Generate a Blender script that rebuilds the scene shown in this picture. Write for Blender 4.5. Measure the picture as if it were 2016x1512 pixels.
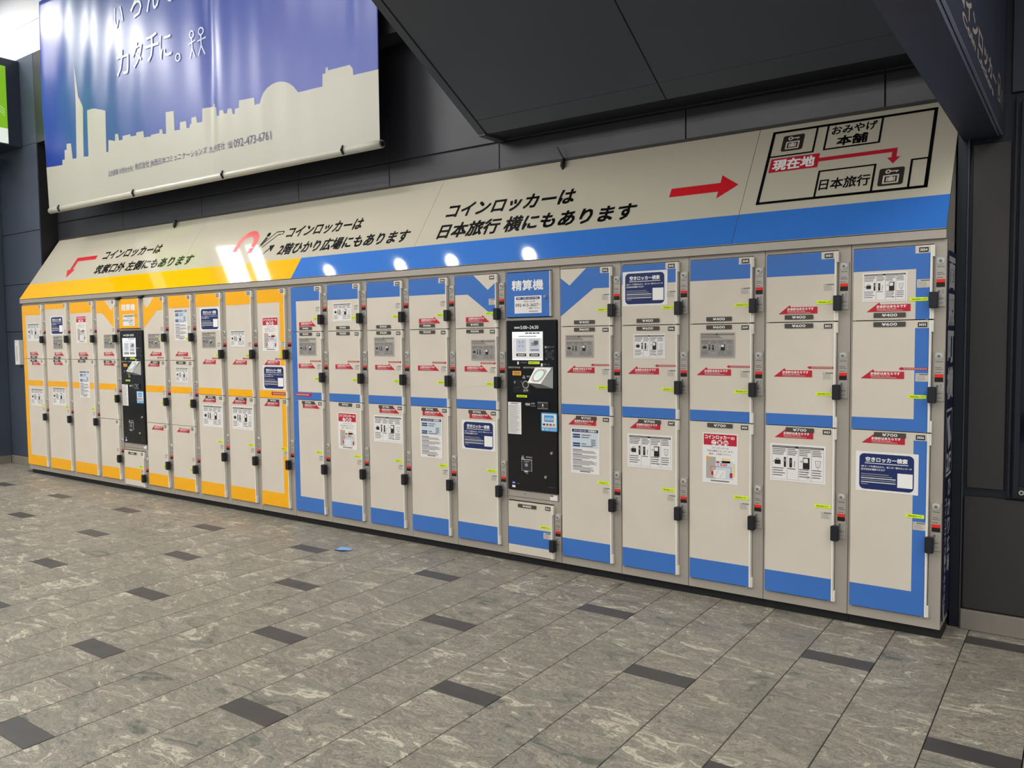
import bpy, math, random
from mathutils import Matrix, Vector
random.seed(7)
scn = bpy.context.scene
COL = scn.collection
for o in list(bpy.data.objects):
    bpy.data.objects.remove(o)

# ------------------------------------------------------------------ camera
F_PX = 1595.72
YAW, PITCH, ROLL = 0.616835, -0.0570838, -0.0108023
CAM = Vector((4.89967, -4.05618, 1.3953))
cd = bpy.data.cameras.new('camera')
cam = bpy.data.objects.new('camera', cd)
COL.objects.link(cam)
cd.sensor_fit = 'HORIZONTAL'
cd.sensor_width = 36.0
cd.lens = F_PX / 2016 * 36.0
cd.clip_start = 0.02
cy, sy, cp, sp = math.cos(YAW), math.sin(YAW), math.cos(PITCH), math.sin(PITCH)
fwd = Vector((-sy * cp, cy * cp, sp))
rgt = Vector((cy, sy, 0))
upv = rgt.cross(fwd)
r_ = math.cos(ROLL) * rgt + math.sin(ROLL) * upv
u_ = -math.sin(ROLL) * rgt + math.cos(ROLL) * upv
M = Matrix((r_, u_, -fwd)).transposed().to_4x4()
M.translation = CAM
cam.matrix_world = M
scn.camera = cam

# ------------------------------------------------------------------ world, exposure
w = bpy.data.worlds.new('world')
scn.world = w
w.use_nodes = True
bg = w.node_tree.nodes['Background']
bg.inputs[0].default_value = (0.93, 0.97, 1.0, 1)
bg.inputs[1].default_value = 0.42
scn.view_settings.view_transform = 'Standard'
scn.view_settings.look = 'None'
scn.view_settings.gamma = 1.0
scn.view_settings.use_curve_mapping = False
scn.view_settings.exposure = -0.08
LAMP = 30.0          # radiance of the ceiling luminaires

# ------------------------------------------------------------------ materials
def srgb(r, g, b):
    def f(c):
        c /= 255.0
        return c / 12.92 if c <= 0.04045 else ((c + 0.055) / 1.055) ** 2.4
    return (f(r), f(g), f(b), 1.0)

MATS = {}
def mat(name, rgb, rough=0.5, metal=0.0, spec=0.5, emit=0.0, grime=0.0, scale=6.0, coat=0.0):
    m = bpy.data.materials.new(name)
    m.use_nodes = True
    nt = m.node_tree
    b = nt.nodes['Principled BSDF']
    c = srgb(*rgb)
    b.inputs['Base Color'].default_value = c
    b.inputs['Roughness'].default_value = rough
    b.inputs['Metallic'].default_value = metal
    b.inputs['Specular IOR Level'].default_value = spec
    if coat:
        b.inputs['Coat Weight'].default_value = coat
        b.inputs['Coat Roughness'].default_value = 0.04
    if emit:
        b.inputs['Emission Color'].default_value = c
        b.inputs['Emission Strength'].default_value = emit
    if grime:
        g = nt.nodes.new('ShaderNodeNewGeometry')
        n = nt.nodes.new('ShaderNodeTexNoise')
        n.inputs['Scale'].default_value = scale
        n.inputs['Detail'].default_value = 6
        nt.links.new(g.outputs['Position'], n.inputs['Vector'])
        mx = nt.nodes.new('ShaderNodeMix')
        mx.data_type = 'RGBA'
        rp = nt.nodes.new('ShaderNodeValToRGB')
        rp.color_ramp.elements[0].position = 0.35
        rp.color_ramp.elements[1].position = 0.75
        nt.links.new(n.outputs['Fac'], rp.inputs[0])
        nt.links.new(rp.outputs[0], mx.inputs['Factor'])
        mx.inputs[6].default_value = c
        mx.inputs[7].default_value = tuple(v * (1 - grime) for v in c[:3]) + (1,)
        nt.links.new(mx.outputs[2], b.inputs['Base Color'])
        mr = nt.nodes.new('ShaderNodeMapRange')
        mr.inputs[3].default_value = max(rough - 0.06, 0.02)
        mr.inputs[4].default_value = min(rough + 0.1, 1)
        nt.links.new(n.outputs['Fac'], mr.inputs[0])
        nt.links.new(mr.outputs[0], b.inputs['Roughness'])
    MATS[name] = m
    return m

mat('door_white', (214, 205, 191), 0.32, grime=0.06, scale=4)
mat('door_edge', (232, 229, 220), 0.35)
mat('blue', (60, 114, 192), 0.30, grime=0.05, scale=3)
mat('yellow', (246, 176, 0), 0.30, grime=0.05, scale=3)
mat('frame', (176, 168, 158), 0.38, 0.25, grime=0.08, scale=5)
mat('gap', (52, 48, 46), 0.7)
mat('kick', (14, 15, 20), 0.6)
mat('plate', (190, 184, 176), 0.32, 0.55)
mat('chrome', (225, 223, 218), 0.18, 0.9)
mat('black', (14, 15, 19), 0.35)
mat('handle', (22, 24, 32), 0.42)
mat('red', (186, 20, 46), 0.45)
mat('red_sign', (206, 22, 36), 0.35)
mat('ind_red', (225, 48, 36), 0.3)
mat('ink_sign', (12, 12, 15), 0.08)
mat('box_dark', (44, 54, 70), 0.35, 0.2)
mat('ink', (22, 22, 26), 0.45)
mat('ink_soft', (96, 94, 94), 0.5)
mat('ink_pale', (150, 147, 143), 0.5)
mat('paper', (232, 230, 228), 0.4)
mat('paper_grey', (176, 170, 160), 0.4)
mat('paper_frost', (206, 199, 187), 0.35)
mat('price', (70, 66, 60), 0.42)
mat('navy', (24, 42, 98), 0.32)
mat('white', (240, 240, 238), 0.42)
mat('neon', (216, 244, 24), 0.5)
mat('orange', (240, 160, 30), 0.45)
mat('machine', (8, 10, 15), 0.16, spec=0.5)
mat('machine_grey', (40, 44, 50), 0.35)
mat('silver_plastic', (205, 207, 205), 0.32, 0.2)
mat('lcd', (170, 205, 192), 0.3, emit=0.25)
mat('screen', (226, 230, 238), 0.2, emit=0.55)
mat('screen_grey', (176, 182, 196), 0.3, emit=0.30)
mat('sky_label', (64, 156, 218), 0.4)
mat('pale_blue', (200, 212, 222), 0.45)
mat('map_yellow', (228, 206, 150), 0.45)
mat('sign_face', (194, 188, 170), 0.05)
mat('sign_blue', (56, 118, 204), 0.05)
mat('sign_yellow', (250, 184, 0), 0.05)
mat('sign_side', (150, 146, 138), 0.4, grime=0.06)
mat('icon_dark', (44, 38, 34), 0.4)
mat('wall_panel', (64, 65, 70), 0.33, 0.35, grime=0.18, scale=1.6)
mat('wall_slate', (80, 90, 106), 0.3, 0.3, grime=0.22, scale=1.2)
mat('wall_joint', (16, 17, 20), 0.7)
mat('pilaster', (27, 31, 42), 0.32, 0.2)
mat('right_panel', (50, 49, 50), 0.5, 0.15, grime=0.16, scale=2.2)
mat('plinth', (128, 122, 112), 0.5, grime=0.12)
mat('soffit', (70, 76, 84), 0.5, 0.1, grime=0.12, scale=0.8)
mat('soffit_dark', (28, 31, 40), 0.6)
mat('beam', (40, 45, 62), 0.5, grime=0.12, scale=1.0)
mat('trim_edge', (66, 70, 82), 0.4, 0.3)
mat('beam_rail', (150, 155, 175), 0.3, 0.6)
mat('beam_letter', (150, 140, 134), 0.5)
mat('ceil_white', (214, 216, 218), 0.6)
mat('side_poster', (22, 26, 64), 0.4, grime=0.2)
mat('side_letter', (176, 174, 176), 0.5)
mat('glass_dark', (6, 12, 30), 0.06)
mat('green_lit', (140, 205, 40), 0.4, emit=0.35)
mat('white_lit', (225, 235, 225), 0.4, emit=0.6)
mat('grout', (38, 37, 35), 0.8)
mat('dark_tile', (66, 64, 64), 0.42, grime=0.15, scale=8)
mat('lamp_frame', (220, 220, 220), 0.5)
mat('litter_blue', (120, 168, 226), 0.3)
mat('litter_dark', (20, 40, 96), 0.35)
mat('banner_cream', (180, 179, 167), 0.34)
mat('banner_ink', (92, 90, 124), 0.5)
mat('banner_letter', (216, 224, 234), 0.35)
def lampmat(name, k, rgb=(1.0, 0.972, 0.925)):
    m = bpy.data.materials.new(name)
    m.use_nodes = True
    b = m.node_tree.nodes['Principled BSDF']
    b.inputs['Base Color'].default_value = (0.9, 0.9, 0.9, 1)
    b.inputs['Emission Color'].default_value = rgb + (1,)
    b.inputs['Emission Strength'].default_value = k
    MATS[name] = m
lampmat('lamp_hall', LAMP)
lampmat('corridor_fill', 24.0)
lampmat('lamp_glow', 34.0)
lampmat('lamp_spot', 50.0)

def stone():
    m = bpy.data.materials.new('gneiss')
    m.use_nodes = True
    nt = m.node_tree
    N, L = nt.nodes, nt.links
    b = N['Principled BSDF']
    g = N.new('ShaderNodeNewGeometry')
    oi = N.new('ShaderNodeObjectInfo')
    mul = N.new('ShaderNodeVectorMath'); mul.operation = 'SCALE'
    cmb = N.new('ShaderNodeCombineXYZ')
    for k, s in enumerate((37.0, 91.0, 13.0)):
        mm = N.new('ShaderNodeMath'); mm.operation = 'MULTIPLY'; mm.inputs[1].default_value = s
        L.new(oi.outputs['Random'], mm.inputs[0]); L.new(mm.outputs[0], cmb.inputs[k])
    add = N.new('ShaderNodeVectorMath'); add.operation = 'ADD'
    L.new(g.outputs['Position'], add.inputs[0]); L.new(cmb.outputs[0], add.inputs[1])
    mp = N.new('ShaderNodeMapping')
    mp.inputs['Rotation'].default_value = (0, 0, -0.15)
    mp.inputs['Scale'].default_value = (1.4, 3.1, 2.0)
    L.new(add.outputs[0], mp.inputs[0])
    # large folds warp the bands
    n1 = N.new('ShaderNodeTexNoise'); n1.inputs['Scale'].default_value = 1.3; n1.inputs['Detail'].default_value = 3
    L.new(mp.outputs[0], n1.inputs['Vector'])
    sc = N.new('ShaderNodeVectorMath'); sc.operation = 'SCALE'; sc.inputs[3].default_value = 4.2
    sb = N.new('ShaderNodeVectorMath'); sb.operation = 'SUBTRACT'; sb.inputs[1].default_value = (.5, .5, .5)
    L.new(n1.outputs['Color'], sb.inputs[0]); L.new(sb.outputs[0], sc.inputs[0])
    wp = N.new('ShaderNodeVectorMath'); wp.operation = 'ADD'
    L.new(mp.outputs[0], wp.inputs[0]); L.new(sc.outputs[0], wp.inputs[1])
    n2 = N.new('ShaderNodeTexNoise'); n2.inputs['Scale'].default_value = 1.5; n2.inputs['Detail'].default_value = 9
    n2.inputs['Roughness'].default_value = 0.66; n2.inputs['Distortion'].default_value = 1.1
    L.new(wp.outputs[0], n2.inputs['Vector'])
    r = N.new('ShaderNodeValToRGB')
    cr = r.color_ramp
    stops = [(0.24, (62, 62, 56)), (0.36, (100, 101, 92)), (0.43, (136, 134, 122)), (0.48, (112, 105, 98)),
             (0.525, (158, 150, 136)), (0.57, (112, 113, 103)), (0.62, (194, 186, 168)), (0.69, (136, 127, 117)), (0.78, (172, 164, 148))]
    cr.elements[0].position, cr.elements[0].color = stops[0][0], srgb(*stops[0][1])
    cr.elements[1].position, cr.elements[1].color = stops[-1][0], srgb(*stops[-1][1])
    for p, c in stops[1:-1]:
        e = cr.elements.new(p); e.color = srgb(*c)
    L.new(n2.outputs['Fac'], r.inputs[0])
    # crystal speckle
    n3 = N.new('ShaderNodeTexNoise'); n3.inputs['Scale'].default_value = 95; n3.inputs['Detail'].default_value = 3
    n3.inputs['Roughness'].default_value = 0.7
    L.new(add.outputs[0], n3.inputs['Vector'])
    r3 = N.new('ShaderNodeMapRange'); r3.inputs[1].default_value = 0.3; r3.inputs[2].default_value = 0.7
    r3.inputs[3].default_value = 0.72; r3.inputs[4].default_value = 1.2
    L.new(n3.outputs['Fac'], r3.inputs[0])
    # per-tile tone
    r4 = N.new('ShaderNodeMapRange'); r4.inputs[3].default_value = 0.95; r4.inputs[4].default_value = 1.05
    L.new(oi.outputs['Random'], r4.inputs[0])
    m1 = N.new('ShaderNodeMath'); m1.operation = 'MULTIPLY'
    L.new(r3.outputs[0], m1.inputs[0]); L.new(r4.outputs[0], m1.inputs[1])
    vm = N.new('ShaderNodeVectorMath'); vm.operation = 'SCALE'
    L.new(r.outputs[0], vm.inputs[0]); L.new(m1.outputs[0], vm.inputs[3])
    L.new(vm.outputs[0], b.inputs['Base Color'])
    b.inputs['Roughness'].default_value = 0.42
    b.inputs['Specular IOR Level'].default_value = 0.4
    MATS['gneiss'] = m
stone()

def banner_mat():
    m = bpy.data.materials.new('banner_blue')
    m.use_nodes = True
    nt = m.node_tree
    N, L = nt.nodes, nt.links
    b = N['Principled BSDF']
    tc = N.new('ShaderNodeTexCoord')
    sep = N.new('ShaderNodeSeparateXYZ')
    L.new(tc.outputs['Object'], sep.inputs[0])
    # printed gradient: blue at the sides and low down, violet in the middle, teal patch by the tower
    mr = N.new('ShaderNodeMapRange'); mr.inputs[1].default_value = 0.0; mr.inputs[2].default_value = 4.77
    L.new(sep.outputs[0], mr.inputs[0])
    rx = N.new('ShaderNodeValToRGB')
    st = [(0.0, (14, 54, 150)), (0.06, (28, 60, 150)), (0.14, (24, 84, 140)), (0.22, (26, 76, 142)), (0.5, (52, 76, 158)), (0.8, (70, 84, 164)), (1.0, (56, 78, 168))]
    c = rx.color_ramp
    c.elements[0].position, c.elements[0].color = 0, srgb(*st[0][1])
    c.elements[1].position, c.elements[1].color = 1, srgb(*st[-1][1])
    for p, q in st[1:-1]:
        c.elements.new(p).color = srgb(*q)
    L.new(mr.outputs[0], rx.inputs[0])
    L.new(rx.outputs[0], b.inputs['Base Color'])
    b.inputs['Roughness'].default_value = 0.32
    b.inputs['Specular IOR Level'].default_value = 0.5
    MATS['banner_blue'] = m
banner_mat()

# ------------------------------------------------------------------ mesh helpers
TXT = {}
def glyphs(s):
    key = s
    if key not in TXT:
        cu = bpy.data.curves.new('t', 'FONT')
        cu.body = s
        cu.size = 1.0
        cu.resolution_u = 2
        cu.space_line = 1.0
        o = bpy.data.objects.new('t', cu)
        me = bpy.data.meshes.new_from_object(o)
        vs = [(v.co.x, v.co.y) for v in me.vertices]
        fs = [tuple(p.vertices) for p in me.polygons]
        bpy.data.objects.remove(o); bpy.data.curves.remove(cu); bpy.data.meshes.remove(me)
        xs = [v[0] for v in vs]; ys = [v[1] for v in vs]
        TXT[key] = (vs, fs, min(xs), max(xs), min(ys), max(ys))
    return TXT[key]

class MB:
    """collects faces with materials; local frame x right, -y out of the face, z up"""
    def __init__(s):
        s.v, s.f, s.m, s.mats = [], [], [], []
    def mi(s, m):
        if m not in s.mats:
            s.mats.append(m)
        return s.mats.index(m)
    def add(s, vs, fs, m):
        o = len(s.v); k = s.mi(m)
        s.v += [tuple(v) for v in vs]
        for f in fs:
            s.f.append(tuple(i + o for i in f)); s.m.append(k)
    def box(s, x0, x1, y0, y1, z0, z1, m, bev=0.0):
        if bev <= 0:
            vs = [(x, y, z) for x in (x0, x1) for y in (y0, y1) for z in (z0, z1)]
            s.add(vs, [(0, 1, 3, 2), (4, 6, 7, 5), (0, 4, 5, 1), (2, 3, 7, 6), (0, 2, 6, 4), (1, 5, 7, 3)], m)
        else:   # front (y0) edge chamfered
            b = bev
            vs = [(x0, y1, z0), (x1, y1, z0), (x1, y1, z1), (x0, y1, z1),
                  (x0, y0 + b, z0), (x1, y0 + b, z0), (x1, y0 + b, z1), (x0, y0 + b, z1),
                  (x0 + b, y0, z0 + b), (x1 - b, y0, z0 + b), (x1 - b, y0, z1 - b), (x0 + b, y0, z1 - b)]
            fs = [(0, 3, 2, 1), (8, 9, 10, 11)]
            for i in range(4):
                j = (i + 1) % 4
                fs += [(i, j, 4 + j, 4 + i), (4 + i, 4 + j, 8 + j, 8 + i)]
            s.add(vs, fs, m)
    def rect(s, u0, u1, v0, v1, w, m):
        s.add([(u0, -w, v0), (u1, -w, v0), (u1, -w, v1), (u0, -w, v1)], [(0, 1, 2, 3)], m)
    def poly(s, pts, w, m):
        s.add([(p[0], -w, p[1]) for p in pts], [tuple(range(len(pts)))], m)
    def slab(s, pts, w0, w1, m, ms=None):
        """outline in (u, v), extruded from depth w0 (back) to w1 (front)"""
        n = len(pts)
        vs = [(p[0], -w0, p[1]) for p in pts] + [(p[0], -w1, p[1]) for p in pts]
        s.add(vs, [tuple(range(n, 2 * n)), tuple(range(n - 1, -1, -1))], m)
        s.add(vs, [(i, (i + 1) % n, n + (i + 1) % n, n + i) for i in range(n)], ms or m)
    def disc(s, u, v, r, w, m, n=20):
        s.poly([(u + r * math.cos(2 * math.pi * i / n), v + r * math.sin(2 * math.pi * i / n)) for i in range(n)], w, m)
    def ring(s, u, v, r0, r1, w, m, n=24, a0=0, a1=360):
        vs = []; k = n + 1
        for i in range(k):
            a = math.radians(a0 + (a1 - a0) * i / n)
            for r in (r0, r1):
                vs.append((u + r * math.cos(a), -w, v + r * math.sin(a)))
        s.add(vs, [(2 * i, 2 * i + 1, 2 * i + 3, 2 * i + 2) for i in range(n)], m)
    def cyl(s, u, v, r, w0, w1, m, n=18, r1=None):
        r1 = r1 or r
        vs = [(u + r * math.cos(2 * math.pi * i / n), -w0, v + r * math.sin(2 * math.pi * i / n)) for i in range(n)]
        vs += [(u + r1 * math.cos(2 * math.pi * i / n), -w1, v + r1 * math.sin(2 * math.pi * i / n)) for i in range(n)]
        s.add(vs, [tuple(range(n, 2 * n))] + [(i, (i + 1) % n, n + (i + 1) % n, n + i) for i in range(n)], m)
    def text(s, t, u0, v0, u1, v1, w, m, bold=0.0, keep=False):
        """text fitted into the box; keep = keep the letter shape, height from the box"""
        vs, fs, x0, x1, y0, y1 = glyphs(t)
        kx = (u1 - u0) / (x1 - x0); ky = (v1 - v0) / (y1 - y0)
        if keep:
            k = min(kx, ky); cu, cv = (u0 + u1) / 2, (v0 + v1) / 2
            u0 = cu - k * (x1 - x0) / 2; v0 = cv - k * (y1 - y0) / 2
            kx = ky = k
        # heavier weight: overlapping copies a hair apart
        for i, (du, dv) in enumerate(((0, 0),) if bold <= 0 else ((-bold, -bold), (bold, -bold), (bold, bold), (-bold, bold), (0, 0))):
            s.add([(u0 + (x - x0 + du) * kx, -w - i * 4e-5, v0 + (y - y0 + dv) * ky) for x, y in vs], fs, m)
    def line(s, a, b, t, w, m):
        d = Vector((b[0] - a[0], b[1] - a[1])); n = Vector((-d.y, d.x)).normalized() * t / 2
        s.poly([(a[0] - n.x, a[1] - n.y), (b[0] - n.x, b[1] - n.y), (b[0] + n.x, b[1] + n.y), (a[0] + n.x, a[1] + n.y)], w, m)
    def tube(s, pts, rad, m, n=8):
        rings = []
        vs = []
        for i, p in enumerate(pts):
            p = Vector(p)
            d = (Vector(pts[min(i + 1, len(pts) - 1)]) - Vector(pts[max(i - 1, 0)])).normalized()
            a = d.orthogonal().normalized(); b = d.cross(a)
            r = rad[i] if isinstance(rad, (list, tuple)) else rad
            for k in range(n):
                t = 2 * math.pi * k / n
                vs.append(tuple(p + a * r * math.cos(t) + b * r * math.sin(t)))
        fs = []
        for i in range(len(pts) - 1):
            for k in range(n):
                fs.append((i * n + k, i * n + (k + 1) % n, (i + 1) * n + (k + 1) % n, (i + 1) * n + k))
        fs += [tuple(range(n - 1, -1, -1)), tuple((len(pts) - 1) * n + k for k in range(n))]
        s.add(vs, fs, m)
    def mesh(s, name):
        me = bpy.data.meshes.new(name)
        me.from_pydata(s.v, [], s.f)
        for m in s.mats:
            me.materials.append(MATS[m])
        me.polygons.foreach_set('material_index', s.m)
        me.update()
        return me

def link(name, me, parent=None, loc=(0, 0, 0), rot=None):
    o = bpy.data.objects.new(name, me)
    COL.objects.link(o)
    if parent:
        o.parent = parent
    o.location = loc
    if rot:
        o.rotation_euler = rot
    return o
def put(name, mb, parent=None, loc=(0, 0, 0), rot=None):
    return link(name, mb.mesh(name), parent, loc, rot)
def tag(o, label, cat, group=None):
    o['label'] = label; o['category'] = cat
    if group:
        o['group'] = group
    return o
def thing(name, label, cat, loc=(0, 0, 0), rot=None, group=None):
    o = link(name, None, None, loc, rot)
    o.empty_display_size = 0.1
    return tag(o, label, cat, group)
def struct(o):
    o['kind'] = 'structure'
    return o

# ------------------------------------------------------------------ floor
PX, X0 = 0.2813, 1.1045
DY, Y0D = 1.145, -2.25          # dark inset repeat and start (strips s%4==0); the others half a repeat later
b = MB(); b.box(-12.5, 9.5, -12, 1.0, -0.12, -0.012, 'grout')
floor = struct(put('floor', b))
J = 0.0022
def tile_mesh(name, ln, m, h=0.0):
    b = MB()
    x0, x1, y0, y1, c = J, PX - J, .0007, ln - .0007, 0.0008
    vs = [(x0, y0, -0.012), (x1, y0, -0.012), (x1, y1, -0.012), (x0, y1, -0.012),
          (x0, y0, h - c), (x1, y0, h - c), (x1, y1, h - c), (x0, y1, h - c),
          (x0 + c, y0 + c, h), (x1 - c, y0 + c, h), (x1 - c, y1 - c, h), (x0 + c, y1 - c, h)]
    fs = [(8, 9, 10, 11)]
    for i in range(4):
        j = (i + 1) % 4
        fs += [(i, j, 4 + j, 4 + i), (4 + i, 4 + j, 8 + j, 8 + i)]
    b.add(vs, fs, m)
    return b.mesh(name)
DL = 0.106
SE = (DY - DL) / 2
me_dark = tile_mesh('dark_inset', DL, 'dark_tile')
me_even = tile_mesh('stone_slab_short', SE, 'gneiss')
me_odd = tile_mesh('stone_slab', DY / 2, 'gneiss')
def px(p):
    d = Vector(p) - CAM
    z = d.dot(fwd)
    if z < 0.05:
        return (-9999, -9999)
    return (1008 + F_PX * d.dot(r_) / z, 756 - F_PX * d.dot(u_) / z)
rest = MB()
NB = 0
for s in range(-40, 26):
    x = X0 + PX * s
    cells = []
    for k in range(-8, 4):
        if s % 2:
            for q in (0, 1):
                cells.append((-2.48 + DY * k + q * DY / 2, DY / 2, me_odd, 'floor_tile'))
        else:
            yb = (Y0D if s % 4 == 0 else Y0D + DY / 2) + DY * k
            cells += [(yb, DL, me_dark, 'inset_tile'), (yb + DL, SE, me_even, 'floor_tile'), (yb + DL + SE, SE, me_even, 'floor_tile')]
    for y, ln, me, nm in cells:
        if y > 0.42 or y < -8.2:
            continue
        vis = False
        for dx in (0, PX / 2, PX):
            for dy in (0, ln / 2, ln):
                q = px((x + dx, y + dy, 0))
                if -60 < q[0] < 2076 and 840 < q[1] < 1572:
                    vis = True
        if vis:
            link(nm, me, floor, (x, y, 0)); NB += 1
        else:
            o = len(rest.v)
            rest.add([(v.co.x + x, v.co.y + y, v.co.z) for v in me.vertices], [tuple(p.vertices) for p in me.polygons],
                     'dark_tile' if nm == 'inset_tile' else 'gneiss')
r = put('floor_tile_field', rest, floor); r['kind'] = 'stuff'
print('floor tiles', NB)

# ------------------------------------------------------------------ walls, soffit, ceiling
ZC = 5.25
YN, YW = 0.43, 0.24            # niche back, wall face
# niche back wall with metal panels
b = MB(); b.box(-4.40, 4.40, YN + 0.004, YN + 0.12, 0.0, 3.55, 'wall_joint')
wb = struct(put('wall_back', b))
xj = [-4.40, -3.07, -1.735, -0.40, 0.62, 1.638, 2.975, 4.042, 4.40]
for z0, z1 in ((2.30, 2.705), (2.712, 3.55)):
    for a, c in zip(xj, xj[1:]):
        b = MB(); b.box(a + .003, c - .003, YN - .006, YN + .004, z0 + .003, z1 - .003, 'wall_panel', 0.0015)
        put('wall_panel', b, wb)
# fascia above the niche
b = MB(); b.box(-4.73, 4.41, YW, YW + .3, 3.55, 4.5, 'wall_panel')
struct(put('trim_1', b))
# white upper wall above the dark fascia
b = MB(); b.box(-9.0, 4.41, YW + .006, YW + .3, 4.5, ZC + .005, 'lamp_frame')
wu = struct(put('wall_upper', b))
for k in range(7):
    for z0, z1 in ((4.5, 4.826), (4.830, ZC)):
        x0 = -9.0 + k * 1.9
        b = MB(); b.box(x0 + .002, x0 + 1.898, YW - .002, YW + .006, z0, z1, 'ceil_white'); put('wall_panel', b, wu)
# left wall
b = MB(); b.box(-9.0, -4.40, YW + .006, YW + .3, 0.0, 4.5, 'wall_joint')
wl = struct(put('wall_left', b))
for a, c in ((-8.0, -7.35), (-7.35, -6.7), (-6.7, -6.0), (-6.0, -5.31), (-5.30, -4.405)):
    for z0, z1 in ((0.10, 1.52), (1.526, 2.05), (2.056, 2.62), (2.626, 3.55), (3.556, 4.5)):
        b = MB(); b.box(a + .002, c - .002, YW - .004, YW + .006, z0, z1, 'wall_slate', 0.0015)
        put('wall_panel', b, wl)
b = MB(); b.box(-9.0, -4.36, YW - .012, YW + .05, 0.0, 0.095, 'plinth', 0.003)
struct(put('baseboard_left', b))
# corner pier that closes the view at the far left
b = MB(); b.box(-5.62, -5.31, -0.02, YW - .005, 0.0, 3.50, 'wall_slate', 0.004); b.box(-5.62, -5.30, -.03, YW - .02, 0.0, .09, 'plinth', .003)
struct(put('trim_4', b))
# right wall: pilaster, panels, plinth
b = MB(); b.box(4.392, 4.436, YW, YN + .1, 0.0, 3.0, 'pilaster', 0.002); b.box(4.436, 4.442, YW - .012, YW + .05, 0.0, 3.0, 'trim_edge', 0.001)
struct(put('trim_2', b))
b = MB(); b.box(4.442, 9.5, YW + .015, YW + .25, 0, 4.5, 'pilaster')
wr = struct(put('wall_right', b))
b = MB(); b.box(4.455, 4.606, YW - .002, YW + .015, 0.672, 2.252, 'right_panel', 0.003)
put('wall_panel', b, wr)
b = MB(); b.box(4.447, 6.2, YW - .004, YW + .015, 0.10, 0.632, 'right_panel', 0.003)
put('wall_panel', b, wr)
b = MB(); b.box(4.60, 9.4, YW - .004, YW + .015, 2.46, 4.45, 'beam', 0.003)
put('wall_panel', b, wr)
b = MB(); b.box(4.442, 9.5, YW - .016, YW + .03, 0.0, 0.094, 'plinth', 0.003)
struct(put('baseboard_right', b))
# glazed door at the right edge of the view
b = MB()
for a in ((4.618, 4.630, .640, 2.44), (4.640, 4.664, .645, 2.42), (5.40, 5.424, .645, 2.42)):
    b.box(a[0], a[1], YW - .02, YW + .015, a[2], a[3], 'pilaster', 0.002)
b.box(4.664, 5.40, YW - .02, YW + .015, .645, .70, 'pilaster'); b.box(4.664, 5.40, YW - .02, YW + .015, 2.36, 2.42, 'pilaster')
d1 = struct(put('door_1', b))
b = MB(); b.box(4.664, 5.40, YW - .008, YW + .002, .70, 2.36, 'glass_dark'); put('glass_pane', b, d1)
b = MB(); b.cyl(4.676, .674, .011, -YW + .02, -YW + .034, 'chrome', 20); b.cyl(4.676, .674, .005, -YW + .034, -YW + .037, 'black', 12); put('lock_cylinder', b, d1)
b = MB(); b.ring(4.690, 1.642, .012, .020, -YW + .0085, 'white', 24); b.rect(4.670, 4.676, 1.618, 1.664, -YW + .0085, 'white'); put('glass_lettering', b, d1)

# sloped soffit over the right half
SX0, SX1 = 1.634, 4.414
sl = 0.573
def zs(y): return 2.714 + sl * (0.21 - y)
def sloped(b, x0, x1, ya, yb, off, th, m):
    vs = []
    for x in (x0, x1):
        for y in (ya, yb):
            for k in (off, off + th):
                vs.append((x, y, zs(y) + k))
    b.add(vs, [(0, 1, 3, 2), (4, 6, 7, 5), (0, 4, 5, 1), (2, 3, 7, 6), (0, 2, 6, 4), (1, 5, 7, 3)], m)
b = MB(); sloped(b, SX0 + .05, SX1, .20, -2.85, .008, .16, 'soffit_dark')
b.box(SX0 + .03, SX1, .20, YN, 2.722, 2.86, 'soffit_dark')
sf = struct(put('ceiling_soffit', b))
for x0, x1 in ((SX0 + .066, 2.946), (2.954, SX1)):
    b = MB(); sloped(b, x0, x1, .100, -2.85, 0, .02, 'soffit'); put('soffit_panel', b, sf)
    b = MB(); sloped(b, x0, x1, .21, .104, 0, .02, 'soffit'); put('soffit_lip', b, sf)
b = MB(); sloped(b, SX0, SX0 + .056, .215, -2.85, -.004, .19, 'soffit'); b.box(SX0, SX0 + .056, .20, YN - .01, 2.705, 2.88, 'soffit'); put('edge_trim', b, sf)

# header beam that runs out from the wall at the right
BX0, BX1, BZ = 4.414, 4.572, 2.276
b = MB(); b.box(BX0, BX1, -3.0, YW - .005, BZ, ZC, 'beam')
bm = struct(put('trim_3', b))
b = MB()
for k in (0, .012):
    b.box(BX1 - .020 + k, BX1 - .012 + k, -3.0, YW - .04, BZ - .004, BZ + .002, 'beam_rail')
put('edge_rail', b, bm)
b = MB()
b.text('コインロッカー', 0.62, .095, 1.78, .165, .001, 'beam_letter', .03)
b.text('Coin Lockers', 0.70, .055, 1.68, .085, .001, 'beam_letter', .03)
b.rect(1.86, 1.875, .09, .20, .001, 'beam_letter'); b.rect(1.96, 1.975, .09, .20, .001, 'beam_letter'); b.rect(1.86, 1.975, .188, .20, .001, 'beam_letter'); b.rect(1.86, 1.975, .09, .102, .001, 'beam_letter')
b.rect(1.895, 1.94, .115, .16, .001, 'beam_letter'); b.line((2.00, .09), (2.05, .17), .012, .001, 'beam_letter'); b.line((2.05, .17), (2.10, .09), .012, .001, 'beam_letter')
put('beam_lettering', b, bm, (BX1, -1.95, BZ), (0, 0, math.pi / 2))

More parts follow.
